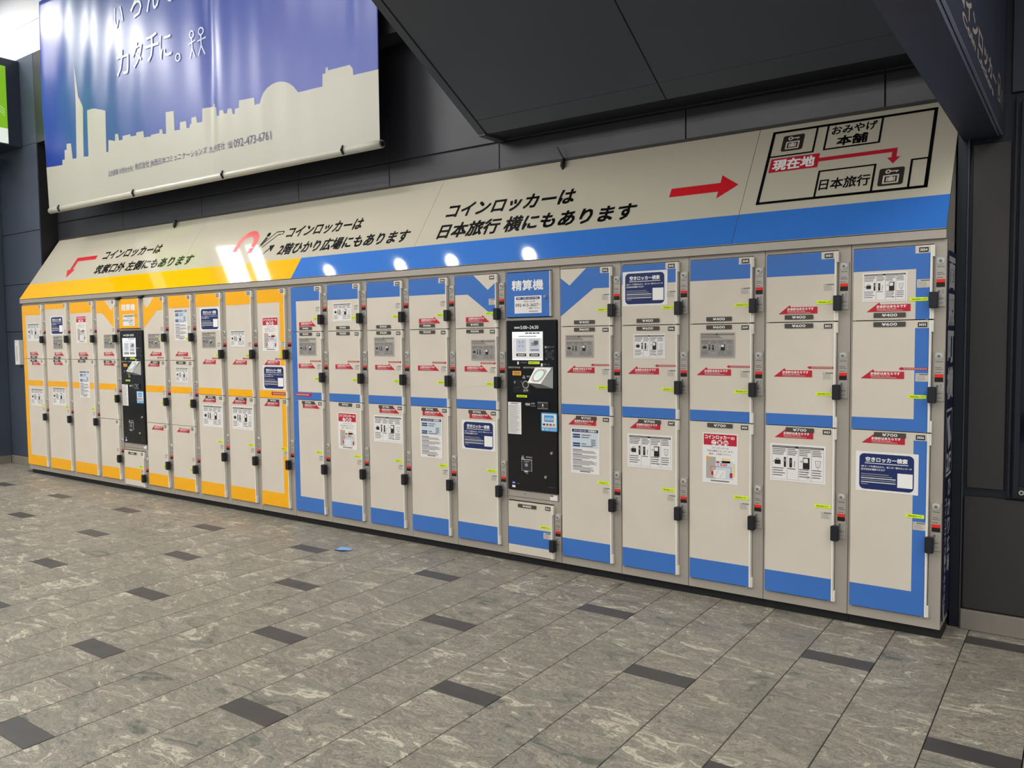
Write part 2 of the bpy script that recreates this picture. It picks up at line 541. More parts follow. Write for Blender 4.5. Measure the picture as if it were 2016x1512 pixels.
# white ceiling
b = MB(); b.box(-12.5, BX0, -12, 0.54, ZC + .01, ZC + .1, 'ceil_white')
ce = struct(put('ceiling', b))
for i in range(-8, 4):
    for j in range(-8, 1):
        x, y = i * 1.5 - .45, j * 1.5 - 1.19
        if x + 1.5 > BX0 or x < -12.4: continue
        b = MB(); b.box(x + .004, x + 1.496, max(y, -11.9) + .004, min(y + 1.496, .23), ZC, ZC + .012, 'ceil_white'); put('ceiling_panel', b, ce)
b = MB(); b.box(BX1, 9.5, -12, 0.54, 3.4, 3.5, 'soffit'); struct(put('ceiling_corridor', b))

# ------------------------------------------------------------------ luminaires of the hall, with added fill panels
def panel_lamp(x, y, sx, sy, label, grp, k='lamp_glow', z=ZC, dp=.026):
    t = thing('ceiling_light', label, 'ceiling light', (x, y, z), None, grp)
    b = MB(); b.box(-sx / 2 - .03, sx / 2 + .03, -sy / 2 - .03, sy / 2 + .03, -.02, -.001, 'lamp_frame'); put('lamp_housing', b, t)
    b = MB(); b.box(-sx / 2, sx / 2, -sy / 2, sy / 2, -dp, -.0205, k); put('diffuser', b, t)
panel_lamp(-5.335, -1.46, .43, 2.0, 'broad white ceiling luminaire near the left wall, reflected in the slanted sign', None, 'lamp_glow', ZC, .03)
panel_lamp(-4.775, -1.48, .22, 2.0, 'narrow white ceiling luminaire beside the broad one, reflected in the slanted sign', None, 'lamp_glow', ZC, .03)
for x in (-8.5, -6.2, -3.9, -1.6, .7, 3.0):  # rightmost column added to brighten the right side, nearest row to brighten the floor
    for y in (-2.1, -3.9, -5.7, -7.5, -9.3):
        if x in (-3.9, 3.0) and y > -3: continue
        panel_lamp(x, y, 1.2, .34, 'long white luminaire in the unseen hall ceiling, near and right rows added for brightness', 'hall ceiling luminaires', 'lamp_hall')
for x in (6.0, 8.2):  # unseen fill panels, added to light the right-hand doors from the corridor side
    for y in (-1.6, -3.4, -5.2, -7.0, -8.8):
        panel_lamp(x, y, 1.2, .34, 'long white fill panel added out of view in the corridor right of the beam', 'added corridor fill panels', 'corridor_fill', 3.4)
for x in (-3.40, -2.11, -1.28, -.17):
    t = thing('downlight', 'round recessed downlight in the ceiling above the locker sign', 'downlight', (x, -.94, ZC), None, 'downlights above the sign')
    b = MB(); b.cyl(0, 0, .105, .001, .012, 'lamp_frame', 24); b.ring(0, 0, .086, .105, .0125, 'lamp_frame')
    put('lamp_trim', b, t, (0, 0, 0), (math.radians(90), 0, 0))
    b = MB(); b.cyl(0, 0, .084, .010, .0135, 'lamp_spot', 24); put('lamp_lens', b, t, (0, 0, 0), (math.radians(90), 0, 0))

# ------------------------------------------------------------------ printed sheets (shared meshes)
def rrect(u0, u1, v0, v1, r, n=6):
    pts = []
    for cx, cz, a in ((u1 - r, v0 + r, -90), (u1 - r, v1 - r, 0), (u0 + r, v1 - r, 90), (u0 + r, v0 + r, 180)):
        for i in range(n + 1):
            t = math.radians(a + 90 * i / n)
            pts.append((cx + r * math.cos(t), cz + r * math.sin(t)))
    return pts
T = 0.0006
def bars(b, u0, u1, v1, n, dv, h, m, w, seed=0):
    rr = random.Random(seed)
    for i in range(n):
        b.rect(u0, u0 + (u1 - u0) * rr.uniform(.7, 1.0), v1 - i * dv - h, v1 - i * dv, w, m)

def notice_mesh(w, h, paper):
    """how-to sheet: dark heading bar, four columns with pictures and small print"""
    b = MB(); b.box(0, w, -T, 0, 0, h, 'paper' if paper == 'paper' else paper)
    a = T + .0002
    m = .035 * w
    i0, i1, j0, j1 = m, w - m, m, h - m
    b.rect(i0, i1, j1 - .055 * h, j1, a, 'ink')
    b.rect(i0, i0 + .45 * (i1 - i0), j1 - .04 * h, j1 - .015 * h, a + .0001, 'ink_pale')
    b.rect(i0 + .52 * (i1 - i0), i1 - .02 * w, j1 - .04 * h, j1 - .015 * h, a + .0001, 'ink_pale')
    bot = j1 - .055 * h
    if paper != 'paper':
        bars(b, i0, i0 + .75 * (i1 - i0), bot - .03 * h, 2, .06 * h, .03 * h, 'ink_soft', a, 3)
        b.rect(i0, i1, j0, bot - .17 * h, a - .0001, 'ink_pale'); bot -= .17 * h
    cw = (i1 - i0) / 4
    fr = [0, .30, .52, .77, 1.0]
    xs = [i0 + q * (i1 - i0) for q in fr]
    H = bot - j0
    for k in range(1, 4):
        b.rect(xs[k] - .0006, xs[k] + .0006, j0, bot, a, 'ink_soft')
    b.rect(i0, i0 + .0008, j0, bot, a, 'ink_soft'); b.rect(i1 - .0008, i1, j0, bot, a, 'ink_soft'); b.rect(i0, i1, j0, j0 + .0008, a, 'ink_soft')
    for k in range(4):
        x0, x1 = xs[k] + .012 * w, xs[k + 1] - .012 * w
        bars(b, x0, x1, bot - .03 * H, 4, .055 * H, .025 * H, 'ink_soft', a, k)
        bars(b, x0, x1, j0 + .36 * H, 4 if k != 1 else 1, .075 * H, .028 * H, 'ink_soft', a, k + 7)
    yc = j0 + .55 * H
    x = xs[0] + .03 * w   # bag with arrow and locker
    b.poly(rrect(x + .02 * w, x + .13 * w, yc - .08 * H, yc + .06 * H, .006 * w, 3), a, 'ink'); b.ring(x + .075 * w, yc + .06 * H, .022 * w, .032 * w, a, 'ink', 10, 0, 180)
    b.poly([(x - .005 * w, yc - .03 * H), (x + .015 * w, yc), (x - .005 * w, yc + .03 * H)], a, 'ink')
    b.rect(xs[1] - .06 * w, xs[1] - .02 * w, yc - .16 * H, yc + .16 * H, a, 'ink'); b.rect(xs[1] - .05 * w, xs[1] - .03 * w, yc + .02 * H, yc + .1 * H, a + .0001, 'ink_pale')
    x = xs[1] + .04 * w   # closed locker and key
    b.rect(x, x + .05 * w, yc - .16 * H, yc + .14 * H, a, 'ink'); b.rect(x + .012 * w, x + .036 * w, yc - .02 * H, yc + .09 * H, a + .0001, 'ink_soft'); b.line((x + .09 * w, yc - .14 * H), (x + .10 * w, yc + .05 * H), .012 * w, a, 'ink_soft')
    x = xs[2] + .03 * w   # payment machine and hand
    b.rect(x + .05 * w, x + .17 * w, yc - .18 * H, yc + .18 * H, a, 'ink'); b.rect(x + .06 * w, x + .14 * w, yc + .02 * H, yc + .15 * H, a + .0001, 'paper'); b.line((x, yc + .05 * H), (x + .07 * w, yc + .05 * H), .03 * w, a + .0002, 'paper_grey'); b.ring(x + .14 * w, j0 + .26 * H, .018 * w, .023 * w, a, 'ink_soft', 12); b.ring(x + .14 * w, j0 + .11 * H, .018 * w, .023 * w, a, 'ink_soft', 12)
    x = xs[3] + .07 * w   # open bag
    b.line((x, yc + .1 * H), (x + .015 * w, yc - .1 * H), .008 * w, a, 'ink_soft'); b.line((x + .09 * w, yc + .1 * H), (x + .075 * w, yc - .1 * H), .008 * w, a, 'ink_soft'); b.line((x, yc + .1 * H), (x + .09 * w, yc + .1 * H), .008 * w, a, 'ink_soft'); b.line((x + .015 * w, yc - .1 * H), (x + .075 * w, yc - .1 * H), .008 * w, a, 'ink_soft'); b.line((x + .045 * w, yc + .07 * H), (x + .045 * w, yc - .2 * H), .006 * w, a, 'ink_soft')
    return b.mesh('how_to_notice')
ME = {}
ME['notice'] = notice_mesh(.19, .133, 'paper')
ME['notice_grey'] = notice_mesh(.19, .133, 'paper_grey')
ME['notice_big'] = notice_mesh(.268, .186, 'paper')

b = MB(); W_, H_ = .268, .188   # vacancy-search poster
b.box(0, W_, -T, 0, 0, H_, 'paper'); a = T + .0002
b.poly(rrect(.016, .250, .010, .178, .022), a, 'navy'); a += .0002
b.text('空きロッカー検索', .044, .140, .222, .162, a, 'white', .03); b.rect(.040, .226, .1315, .1345, a, 'white')
b.text('QRコードを読み込むと、近くの一部のロッカーの', .024, .113, .240, .1225, a, 'white', .015)
b.text('空き状況を確認できます', .024, .099, .128, .1085, a, 'white', .015)
for i, (l, m_) in enumerate(((.120, 'ink_pale'), (.135, 'ink_pale'), (.150, 'white'), (.150, 'ink_pale'), (.150, 'white'), (.03, 'ink_pale'))):
    b.rect(.024, .024 + l, .080 - i * .0095, .0835 - i * .0095, a, m_)
b.rect(.181, .245, .028, .094, a, 'white')
ME['qr'] = b.mesh('vacancy_poster')

b = MB(); W_, H_ = .19, .264    # business-guide list
b.box(0, W_, -T, 0, 0, H_, 'paper'); a = T + .0002
b.rect(.008, .182, .240, .258, a, 'navy'); b.text('コインロッカー営業案内', .020, .243, .170, .2555, a + .0002, 'white', .02)
b.rect(.008, .182, .150, .236, a, 'pale_blue')
for i, v in enumerate((.220, .207, .169, .156)):
    b.rect(.014, .062, v, v + .009, a + .0002, 'navy'); b.rect(.072, .072 + (.06, .05, .03, .075)[i], v + .002, v + .007, a + .0002, 'ink_soft')
for i in range(4): b.rect(.135, .165, .196 - i * .010, .201 - i * .010, a + .0002, 'ink_soft')
rr = random.Random(5); v = .140
for blk in (3, 4, 5, 4):
    b.rect(.012, .075, v - .004, v, a, 'navy'); v -= .0065
    for i in range(blk):
        b.rect(.012, rr.uniform(.12, .178), v - .0026, v, a, 'ink_soft'); v -= .0056
    v -= .003
b.rect(.06, .13, .010, .015, a, 'ink')
ME['list'] = b.mesh('guide_poster')

b = MB()                        # red-headed guide
b.box(0, W_, -T, 0, 0, H_, 'paper'); a = T + .0002
b.rect(.006, .184, .200, .258, a, 'red')
b.text('コインロッカー', .012, .232, .150, .252, a + .0002, 'white', .03); b.text('の', .154, .233, .172, .247, a + .0002, 'white', .03)
for i, ch in enumerate('ご案内'):
    u = .062 + i * .032; b.disc(u, .214, .014, a + .0002, 'white', 20); b.text(ch, u - .0095, .2045, u + .0095, .2235, a + .0004, 'red', .03)
b.text('コインロッカーは', .052, .181, .140, .191, a, 'ink_soft', .01); b.text('下記の箇所にもございます。', .024, .165, .166, .175, a, 'ink_soft', .01); b.text('是非、ご利用ください。', .036, .149, .156, .159, a, 'ink_soft', .01)
b.rect(.020, .072, .024, .138, a, 'paper_grey'); b.rect(.072, .165, .024, .120, a, 'pale_blue'); b.rect(.165, .176, .040, .110, a, 'map_yellow'); b.rect(.105, .150, .110, .134, a, 'map_yellow')
b.disc(.028, .132, .009, a + .0002, 'orange'); b.rect(.075, .092, .108, .116, a + .0003, 'red'); b.rect(.098, .132, .094, .108, a + .0003, 'red'); b.text('現在地', .101, .097, .129, .1055, a + .0005, 'white', .02)
for p, q in (((.045, .088), (.155, .088)), ((.045, .088), (.045, .062)), ((.155, .088), (.155, .062)), ((.084, .108), (.084, .088))): b.line(p, q, .002, a + .0003, 'red')
b.rect(.060, .125, .030, .070, a + .0002, 'paper'); b.line((.065, .034), (.085, .066), .0015, a + .0003, 'ink_soft'); b.line((.095, .034), (.115, .06), .0015, a + .0003, 'ink_soft')
b.rect(.048, .060, .042, .062, a + .0003, 'red'); b.rect(.148, .162, .034, .060, a + .0003, 'red'); b.rect(.045, .145, .010, .016, a, 'ink_soft')
ME['redposter'] = b.mesh('red_guide_poster')

def arrow_mesh(left):
    pts = [(0, 0), (.186, 0), (.186, .033), (.060, .033), (.054, .043)]
    b = MB()
    f = (lambda p: p) if left else (lambda p: (.186 - p[0], p[1]))
    P = [f(p) for p in pts]
    if not left: P.reverse()
    b.slab(P, 0, T, 'red'); a = T + .0002
    o = .044 if left else .022
    b.text('お会計はあちらです', o, .0175, o + .124, .0300, a, 'white', .03)
    b.text('Please pay over there.', o, .0095, o + .085, .0152, a, 'white', .012)
    b.rect(o, o + .110, .0040, .0066, a, 'paper_grey')
    return b.mesh('pay_arrow_sticker')
ME['arrow_l'], ME['arrow_r'] = arrow_mesh(True), arrow_mesh(False)
def thin_mesh(left, L=.124, h=.010):
    pts = [(0, 0), (.014, -h * .85), (.014, -h * .5), (L, -h * .5), (L, h * .5), (.014, h * .5), (.014, h * .85)]
    if not left: pts = [(L - p[0], p[1]) for p in reversed(pts)]
    b = MB(); b.slab(pts, 0, T, 'red'); a = T + .0002
    o = .022 if left else .008
    for i in range(9):
        b.rect(o + i * .0108 * L / .124, o + (i * .0108 + .0082) * L / .124, -h * .22, h * .22, a, 'paper_grey')
    return b.mesh('thin_arrow_sticker')
ME['thin_l'], ME['thin_r'] = thin_mesh(True), thin_mesh(False)
ME['band_l'], ME['band_r'] = thin_mesh(True, .182, .024), thin_mesh(False, .182, .024)
b = MB(); b.slab(rrect(0, .076, 0, .017, .003, 3), 0, T, 'neon'); b.text('料金は前払いです', .010, .005, .066, .0125, T + .0002, 'ink', .01); ME['tag'] = b.mesh('neon_tag')
b = MB(); b.box(0, .053, -T, 0, 0, .037, 'paper_frost'); b.disc(.006, .031, .003, T + .0002, 'ink_pale', 10); b.rect(.014, .050, .029, .034, T + .0002, 'ink_soft'); bars(b, .004, .05, .025, 4, .006, .0028, 'ink_pale', T + .0002, 4); ME['small'] = b.mesh('care_sticker')
for pr in (400, 600, 700):
    b = MB(); b.slab(rrect(0, .136, 0, .022, .003, 3), 0, .0018, 'price'); b.text('¥%d' % pr, .036, .0042, .100, .0178, .002, 'white', .012); ME['p%d' % pr] = b.mesh('price_plate')
# lock plate parts
b = MB(); b.box(0, .042, -.007, 0, 0, .222, 'plate', .0015)
for i, v in enumerate((.176, .150, .142, .128)):
    b.rect(.006, .036 - .006 * (i % 2), v, v + .0028, .0073, 'ink_soft')
b.line((.008, .036), (.034, .036), .003, .0073, 'ink_soft'); b.poly([(.008, .036), (.016, .043), (.016, .029)], .0074, 'ink_soft')
b.rect(.010, .020, .062, .074, .0073, 'ink_soft'); b.rect(.024, .036, .058, .078, .0073, 'ink_pale'); b.rect(.010, .034, .014, .019, .0073, 'ink_pale')
ME['lock_plate'] = b.mesh('lock_plate')
b = MB(); b.cyl(.020, .202, .0155, .007, .012, 'silver_plastic', 24, .0145); b.cyl(.020, .202, .011, .012, .016, 'chrome', 20, .010); b.cyl(.020, .202, .0055, .016, .0165, 'ink_soft', 14); ME['key'] = b.mesh('key_cylinder')
b = MB(); b.box(.004, .038, -.013, -.007, .088, .106, 'black', .002); b.box(.004, .038, -.012, -.007, .106, .122, 'ind_red', .002); ME['ind'] = b.mesh('coin_indicator')
b = MB(); b.slab(rrect(0, .036, 0, .072, .005, 4), .014, .040, 'handle'); b.slab(rrect(.003, .033, .003, .069, .004, 4), .040, .044, 'handle'); ME['handle'] = b.mesh('handle')
NUM = {}
def num_mesh(n):
    b = MB(); b.box(0, .038, -.0014, 0, 0, .022, 'ink'); b.text(str(n), .0045, .0055, .0335, .0165, .0017, 'white', .02); return b.mesh('number_plate')

# ------------------------------------------------------------------ locker units
Z_TOP, Z_S1, Z_S2, Z_BOT = 1.790, 1.456, 0.946, 0.100
DF = 0.014                      # door face in front of the frame
def frame_mesh(wd, dw, rails, base=0.05, low=None):
    """carcass with stiles and rails around the door openings"""
    b = MB()
    b.box(-.011, wd - .013, .010, .23, base, 1.812, 'frame')
    b.rect(-.002, dw + .012, base + .03, Z_TOP + .004, -.0095, 'gap')
    b.box(-.0105, -.003, 0, .0105, base, 1.812, 'frame')
    b.box(dw + .003, wd - .0135, 0, .0105, base, 1.812, 'frame')
    b.box(-.003, dw + .003, 0, .0105, Z_TOP + .003, 1.812, 'frame')
    b.box(-.003, dw + .003, 0, .0105, base, (low or Z_BOT) - .004, 'frame')
    for z0, z1 in rails:
        b.box(-.003, dw + .003, 0, .0105, z0, z1, 'frame')
    b.rect(wd - .0132, wd - .0112, base, 1.812, -.0101, 'gap')
    b.box(-.0105, wd - .0125, .03, .20, 0.0, base, 'kick')
    return b.mesh('cabinet_frame')
def door_mesh(dw, h, lip=True):
    b = MB()
    b.box(0, dw - .008, -DF, .008, .002, h - .002, 'door_white', .0015)
    if lip:
        b.box(dw - .009, dw, -DF - .010, .006, .003, h - .003, 'door_edge', .002)
        for z0, z1 in ((.003, .055), (h - .055, h - .003)):
            b.box(dw, dw + .008, -DF - .008, -.002, z0, z1, 'door_edge', .002)
    b.cyl(.010, .0, .003, 0.0, .018, 'chrome', 8); b.cyl(dw - .02, .0, .003, 0, .018, 'chrome', 8)
    return b.mesh('door')
MC = {}
def cached(key, fn):
    if key not in MC:
        MC[key] = fn()
    return MC[key]

def build_unit(idx, x, wd, color, doors, label, first_no, dw=None):
    dw = dw or wd - .067
    t = thing('locker_unit', label, 'locker', (x, 0, 0), None, 'coin locker units')
    link('cabinet_frame', cached(('frame', round(wd, 3), round(dw, 3)), lambda: frame_mesh(wd, dw, [])), t)
    no = first_no
    for (z0, z1, bands, items) in doors:
        h = z1 - z0
        d = link('door', cached(('door', round(dw, 3), round(h, 3)), lambda: door_mesh(dw, h)), t, (0, 0, z0))
        if bands:
            for pts in bands:
                b = MB(); b.slab([(u, v - z0) for u, v in pts], DF, DF + .0005, color)
                put('color_band', b, d)
        # number plate on its white patch
        b = MB(); b.box(0, .062, -.0004, 0, 0, .034, 'door_white')
        link('number_patch', cached('patch', lambda: b.mesh('number_patch')), d, (dw - .071, -DF - .0006, h - .037))
        link('number_plate', num_mesh(no), d, (dw - .056, -DF - .0010, h - .033)); no += 1
        for kind, u, z in items:
            nm = {'n': 'how_to_notice', 'q': 'vacancy_poster', 'l': 'guide_poster', 'r': 'red_guide_poster', 'a': 'pay_arrow_sticker', 't': 'thin_arrow_sticker', 'b': 'band_arrow_sticker', 'p': 'price_plate'}
            key = kind if kind != 'list' else 'list'
            name = {'notice': 'how_to_notice', 'notice_grey': 'how_to_notice', 'notice_big': 'how_to_notice', 'qr': 'vacancy_poster', 'list': 'guide_poster', 'redposter': 'red_guide_poster',
                    'arrow_l': 'pay_arrow_sticker', 'arrow_r': 'pay_arrow_sticker', 'thin_l': 'thin_arrow_sticker', 'thin_r': 'thin_arrow_sticker', 'band_l': 'band_arrow_sticker', 'band_r': 'band_arrow_sticker',
                    'p400': 'price_plate', 'p600': 'price_plate', 'p700': 'price_plate'}[kind]
            off = .0008 if not kind.startswith('p') else .0022
            o = link(name, ME[kind], d, (u, -DF - off, z - z0))
        hw = .5 * (z0 + z1) - .111
        if h > 1.0: hw += .045
        pb = hw
        ss = pb + .088
        tg = pb + (.028 if h < .36 else .010 if h < .6 else .142)
        if h > .8 and z0 > .5: tg = pb + .012
        link('care_sticker', ME['small'], d, (dw - .062, -DF - .0009, ss - z0))
        link('neon_tag', ME['tag'], d, (dw - .092, -DF - .0012, tg - z0))
        link('handle', ME['handle'], d, (dw - .009, -.004, pb - .006 - z0))
        lp = link('lock_plate', ME['lock_plate'], t, (dw + .0105, 0, pb))
        link('key_cylinder', ME['key'], lp); link('coin_indicator', ME['ind'], lp)
    return t

def top_band(dw=.333, extra=()): return [[(0, 1.681), (dw - .009, 1.681), (dw - .009, Z_TOP - .003), (0, Z_TOP - .003)]]
def mid_band(dw=.333, z0=.948): return [[(0, z0), (dw - .009, z0), (dw - .009, 1.005), (0, 1.005)]]
def bot_band(dw=.333): return [[(0, .1025), (dw - .009, .1025), (dw - .009, .210), (0, .210)]]
CH_R = [(0, 1.738), (.061, 1.693), (.172, 1.787), (.324, 1.787), (.324, 1.670), (.220, 1.670), (0, 1.516)]      # chevron right of the machine
CH_L = [(.3245 - u, v) for u, v in reversed(CH_R)]
def rb(z0, z1, a=.266, c=.324): return [(a, z0), (c, z0), (c, z1), (a, z1)]
TOP, MID, BOT = (Z_S1, Z_TOP), (Z_S2, Z_S1), (Z_BOT, Z_S2)
P4, P6, P7 = ('p400', .091, 1.469), ('p600', .091, 1.427), ('p700', .100, .917)

BW = {10: .4, 9: .407, 8: .404, 7: .402, 6: .399, 4: .402, 3: .3975, 2: .3965, 1: .400, 0: .399}
def std(idx, x, top_items, mid_items, bot_items, label, no, tb=None, mb=None, bb=None):
    build_unit(idx, x, BW[idx], 'blue', [TOP + (tb or top_band(), top_items), MID + (mb or mid_band(), mid_items), BOT + (bb or bot_band(), bot_items)], label, no, .333)
AL, TL = ('arrow_l', .038, 1.188), ('thin_l', .200, 1.235)
AR, TR = ('arrow_r', .072, 1.184), ('thin_r', .200, 1.238)
ALb, ARb = ('arrow_l', .046, .886), ('arrow_r', .106, .886)
ALt, ARt = ('arrow_l', .060, 1.496), ('arrow_r', .088, 1.494)
std(10, 4.0, [('notice', .041, 1.543), ALt, P4], [P6, AL, TL], [ALb, P7, ('qr', .022, .658)],
    'blue banded coin locker column at the right end, doors 3054 to 3056', 3054,
    tb=[[(0, 1.684), (.266, 1.684), (.266, 1.4585), (.324, 1.4585), (.324, 1.787), (0, 1.787)]],
    mb=[[(0, .949), (.324, .949), (.324, 1.427), (.266, 1.427), (.266, 1.006), (0, 1.006)]],
    bb=[[(0, .1025), (.324, .1025), (.324, .918), (.268, .918), (.268, .212), (0, .212)]])
std(9, 3.593, [ALt, P4], [P6, AL, TL], [ALb, P7, ('notice_big', .024, .669)], 'blue banded coin locker column with doors 3051 to 3053, second from the right end', 3051)
std(8, 3.189, [P4], [P6, ('notice_grey', .055, 1.278), AL, TL], [('p700', .098, .917), ('redposter', .072, .624)], 'blue banded coin locker column, doors 3048 to 3050, third from the right end', 3048)
std(7, 2.787, [('qr', .006, 1.562), P4], [P6, ('notice', .072, 1.274), AL, TL], [ALb, P7, ('notice_big', .034, .670)], 'blue banded coin locker column, doors 3045 to 3047, navy poster on its top door', 3045)
std(6, 2.388, [P4], [P6, ('notice_grey', .030, 1.275), AL, TL], [ALb, P7, ('list', .064, .604)], 'blue chevron coin locker column just right of the payment machine, doors 3042 to 3044', 3042, tb=[CH_R])
std(4, 1.593, [ARt, P4], [P6, ('notice_grey', .126, 1.252), AR, TR], [ARb, P7, ('qr', .042, .685)], 'blue chevron coin locker column just left of the blue payment column', 3038, tb=[CH_L])
std(3, 1.1955, [ARt, P4], [P6, AR, TR], [ARb, P7, ('list', .084, .608)], 'blue banded coin locker column with white list poster, two left of payment machine', 3035)
std(2, .799, [P4], [P6, ('notice_grey', .066, 1.276), AR, TR], [ARb, P7, ('notice_big', .048, .682)], 'blue banded coin locker column with a grey and a white notice, middle of five', 3032)
std(1, .399, [('notice', .060, 1.524), P4], [P6, AR, TR], [('p700', .098, .917), ('redposter', .086, .606)], 'blue banded coin locker column with a red headed poster, second from the yellow bank', 3029)
std(0, 0, [ARt, P4], [P6, ('notice_grey', .080, 1.278), AR, TR, ('band_r', .030, .986)], [ARb, P7], 'blue coin locker column with a blue left side band, next to the yellow bank', 3026,
    tb=[[(0, 1.4585), (.056, 1.4585), (.056, 1.684), (.324, 1.684), (.324, 1.787), (0, 1.787)]],
    mb=[[(0, .949), (.324, .949), (.324, 1.006), (.056, 1.006), (.056, 1.453), (0, 1.453)]],
    bb=[[(0, .1025), (.324, .1025), (.324, .212), (.056, .212), (.056, .943), (0, .943)]])
# yellow bank
def U(idx, x, wd, doors, label, no): build_unit(idx, x, wd, 'yellow', doors, label, no)
T2, B2 = (Z_S2, Z_TOP), (Z_BOT, Z_S2)
A3 = ('arrow_l', .068, 1.204)
U(-1, -.403, .403, [T2 + ([[(0, 1.684), (.268, 1.684), (.268, .949), (.327, .949), (.327, 1.787), (0, 1.787)], [(0, .949), (.268, .949), (.268, 1.005), (0, 1.005)]], [('redposter', .058, 1.312), A3, ('thin_l', .200, 1.252), ('qr', .048, 1.012), ('band_l', .146, .984)]),
                    B2 + ([[(0, .1025), (.327, .1025), (.327, .915), (.268, .915), (.268, .212), (0, .212)]], [ARb and ('arrow_l', .052, .884), P7])],
  'two door yellow coin locker column beside the blue bank, red above navy poster', 3024)
U(-2, -.8035, .4005, [T2 + (top_band() + mid_band(), [('notice', .052, 1.345), A3, ('thin_l', .200, 1.252)]), B2 + (bot_band(), [('arrow_l', .046, .886), P7, ('notice_big', .044, .680)])],
  'two door yellow coin locker column with two white notices, second from blue bank', 3022)
U(-3, -1.213, .4095, [T2 + (top_band(.3425) + mid_band(.3425), [('qr', .056, 1.482), ('notice_grey', .074, 1.336), A3, ('thin_l', .205, 1.252)]), B2 + (bot_band(.3425), [('arrow_l', .052, .886), P7, ('notice_big', .054, .678)])],
  'two door yellow coin locker column, navy poster above grey notice, third from blue bank', 3020)
D3 = ((1.228, Z_TOP), (.667, 1.228), (Z_BOT, .667))
def y3band(dw): return [[(0, .946), (dw - .009, .946), (dw - .009, 1.003), (0, 1.003)]]
U(-4, -1.6186, .4056, [D3[0] + (top_band(.3386), [('list', .090, 1.404), ('arrow_l', .084, 1.268), ('thin_l', .200, 1.252)]), D3[1] + (y3band(.3386), [('p600', .098, 1.200), ('notice', .080, 1.040)]), D3[2] + (bot_band(.3386), [('arrow_l', .070, .608)])],
  'three door yellow coin locker column with a white list poster on its top door', 3017)
U(-5, -2.012, .3934, [D3[0] + ([CH_R], [('notice_grey', .062, 1.332), ('arrow_l', .080, 1.268), ('thin_l', .196, 1.252)]), D3[1] + (y3band(.3264), [('arrow_l', .042, 1.174), ('p600', .098, 1.200)]), D3[2] + (bot_band(.3264), [('arrow_l', .070, .608)])],
  'yellow chevron coin locker column just right of the yellow topped payment machine', 3014)
U(-7, -2.822, .405, [D3[0] + ([CH_L], [('notice_grey', .121, 1.333), ('arrow_r', .118, 1.266)]), D3[1] + (y3band(.338), [('arrow_r', .112, 1.174), ('p600', .108, 1.200)]), D3[2] + (bot_band(.338), [])],
  'yellow chevron coin locker column just left of the yellow topped payment machine', 3010)
D2 = ((1.228, Z_TOP), (Z_BOT, 1.228))
U(-8, -3.326, .504, [D2[0] + (top_band(.437), [('redposter', .118, 1.390), ('arrow_r', .150, 1.262), ('p600', .170, 1.232)]), D2[1] + ([[(0, .946), (.428, .946), (.428, 1.003), (0, 1.003)]] + bot_band(.437), [('p700', .130, 1.200), ('list', .141, .856)])],
  'wide two door yellow locker column with red headed poster, third from the left end', 3008)
U(-9, -3.832, .506, [D2[0] + ([[(0, 1.735), (.430, 1.735), (.430, 1.787), (0, 1.787)]], [('qr', .108, 1.474), ('notice_grey', .150, 1.328), ('arrow_r', .170, 1.262), ('p600', .150, 1.232)]), D2[1] + ([[(0, .946), (.430, .946), (.430, 1.003), (0, 1.003)]] + bot_band(.439), [('arrow_r', .150, 1.170), ('p700', .140, 1.200), ('notice_big', .091, .758)])],
  'wide two door yellow coin locker column with a navy poster, second from the left end', 3006)
U(-10, -4.337, .505, [D2[0] + ([[(0, 1.231), (.070, 1.231), (.070, 1.684), (.429, 1.684), (.429, 1.787), (0, 1.787)]], [('notice_big', .110, 1.416), ('arrow_r', .150, 1.266), ('p600', .160, 1.236)]), D2[1] + ([[(0, .1025), (.429, .1025), (.429, .210), (.075, .210), (.075, .946), (.429, .946), (.429, 1.003), (.075, 1.003), (.075, 1.225), (0, 1.225)]], [('arrow_r', .180, 1.164), ('p700', .150, 1.198), ('notice_big', .128, .736)])],
  'wide two door yellow locker column with yellow side band at the far left', 3004)

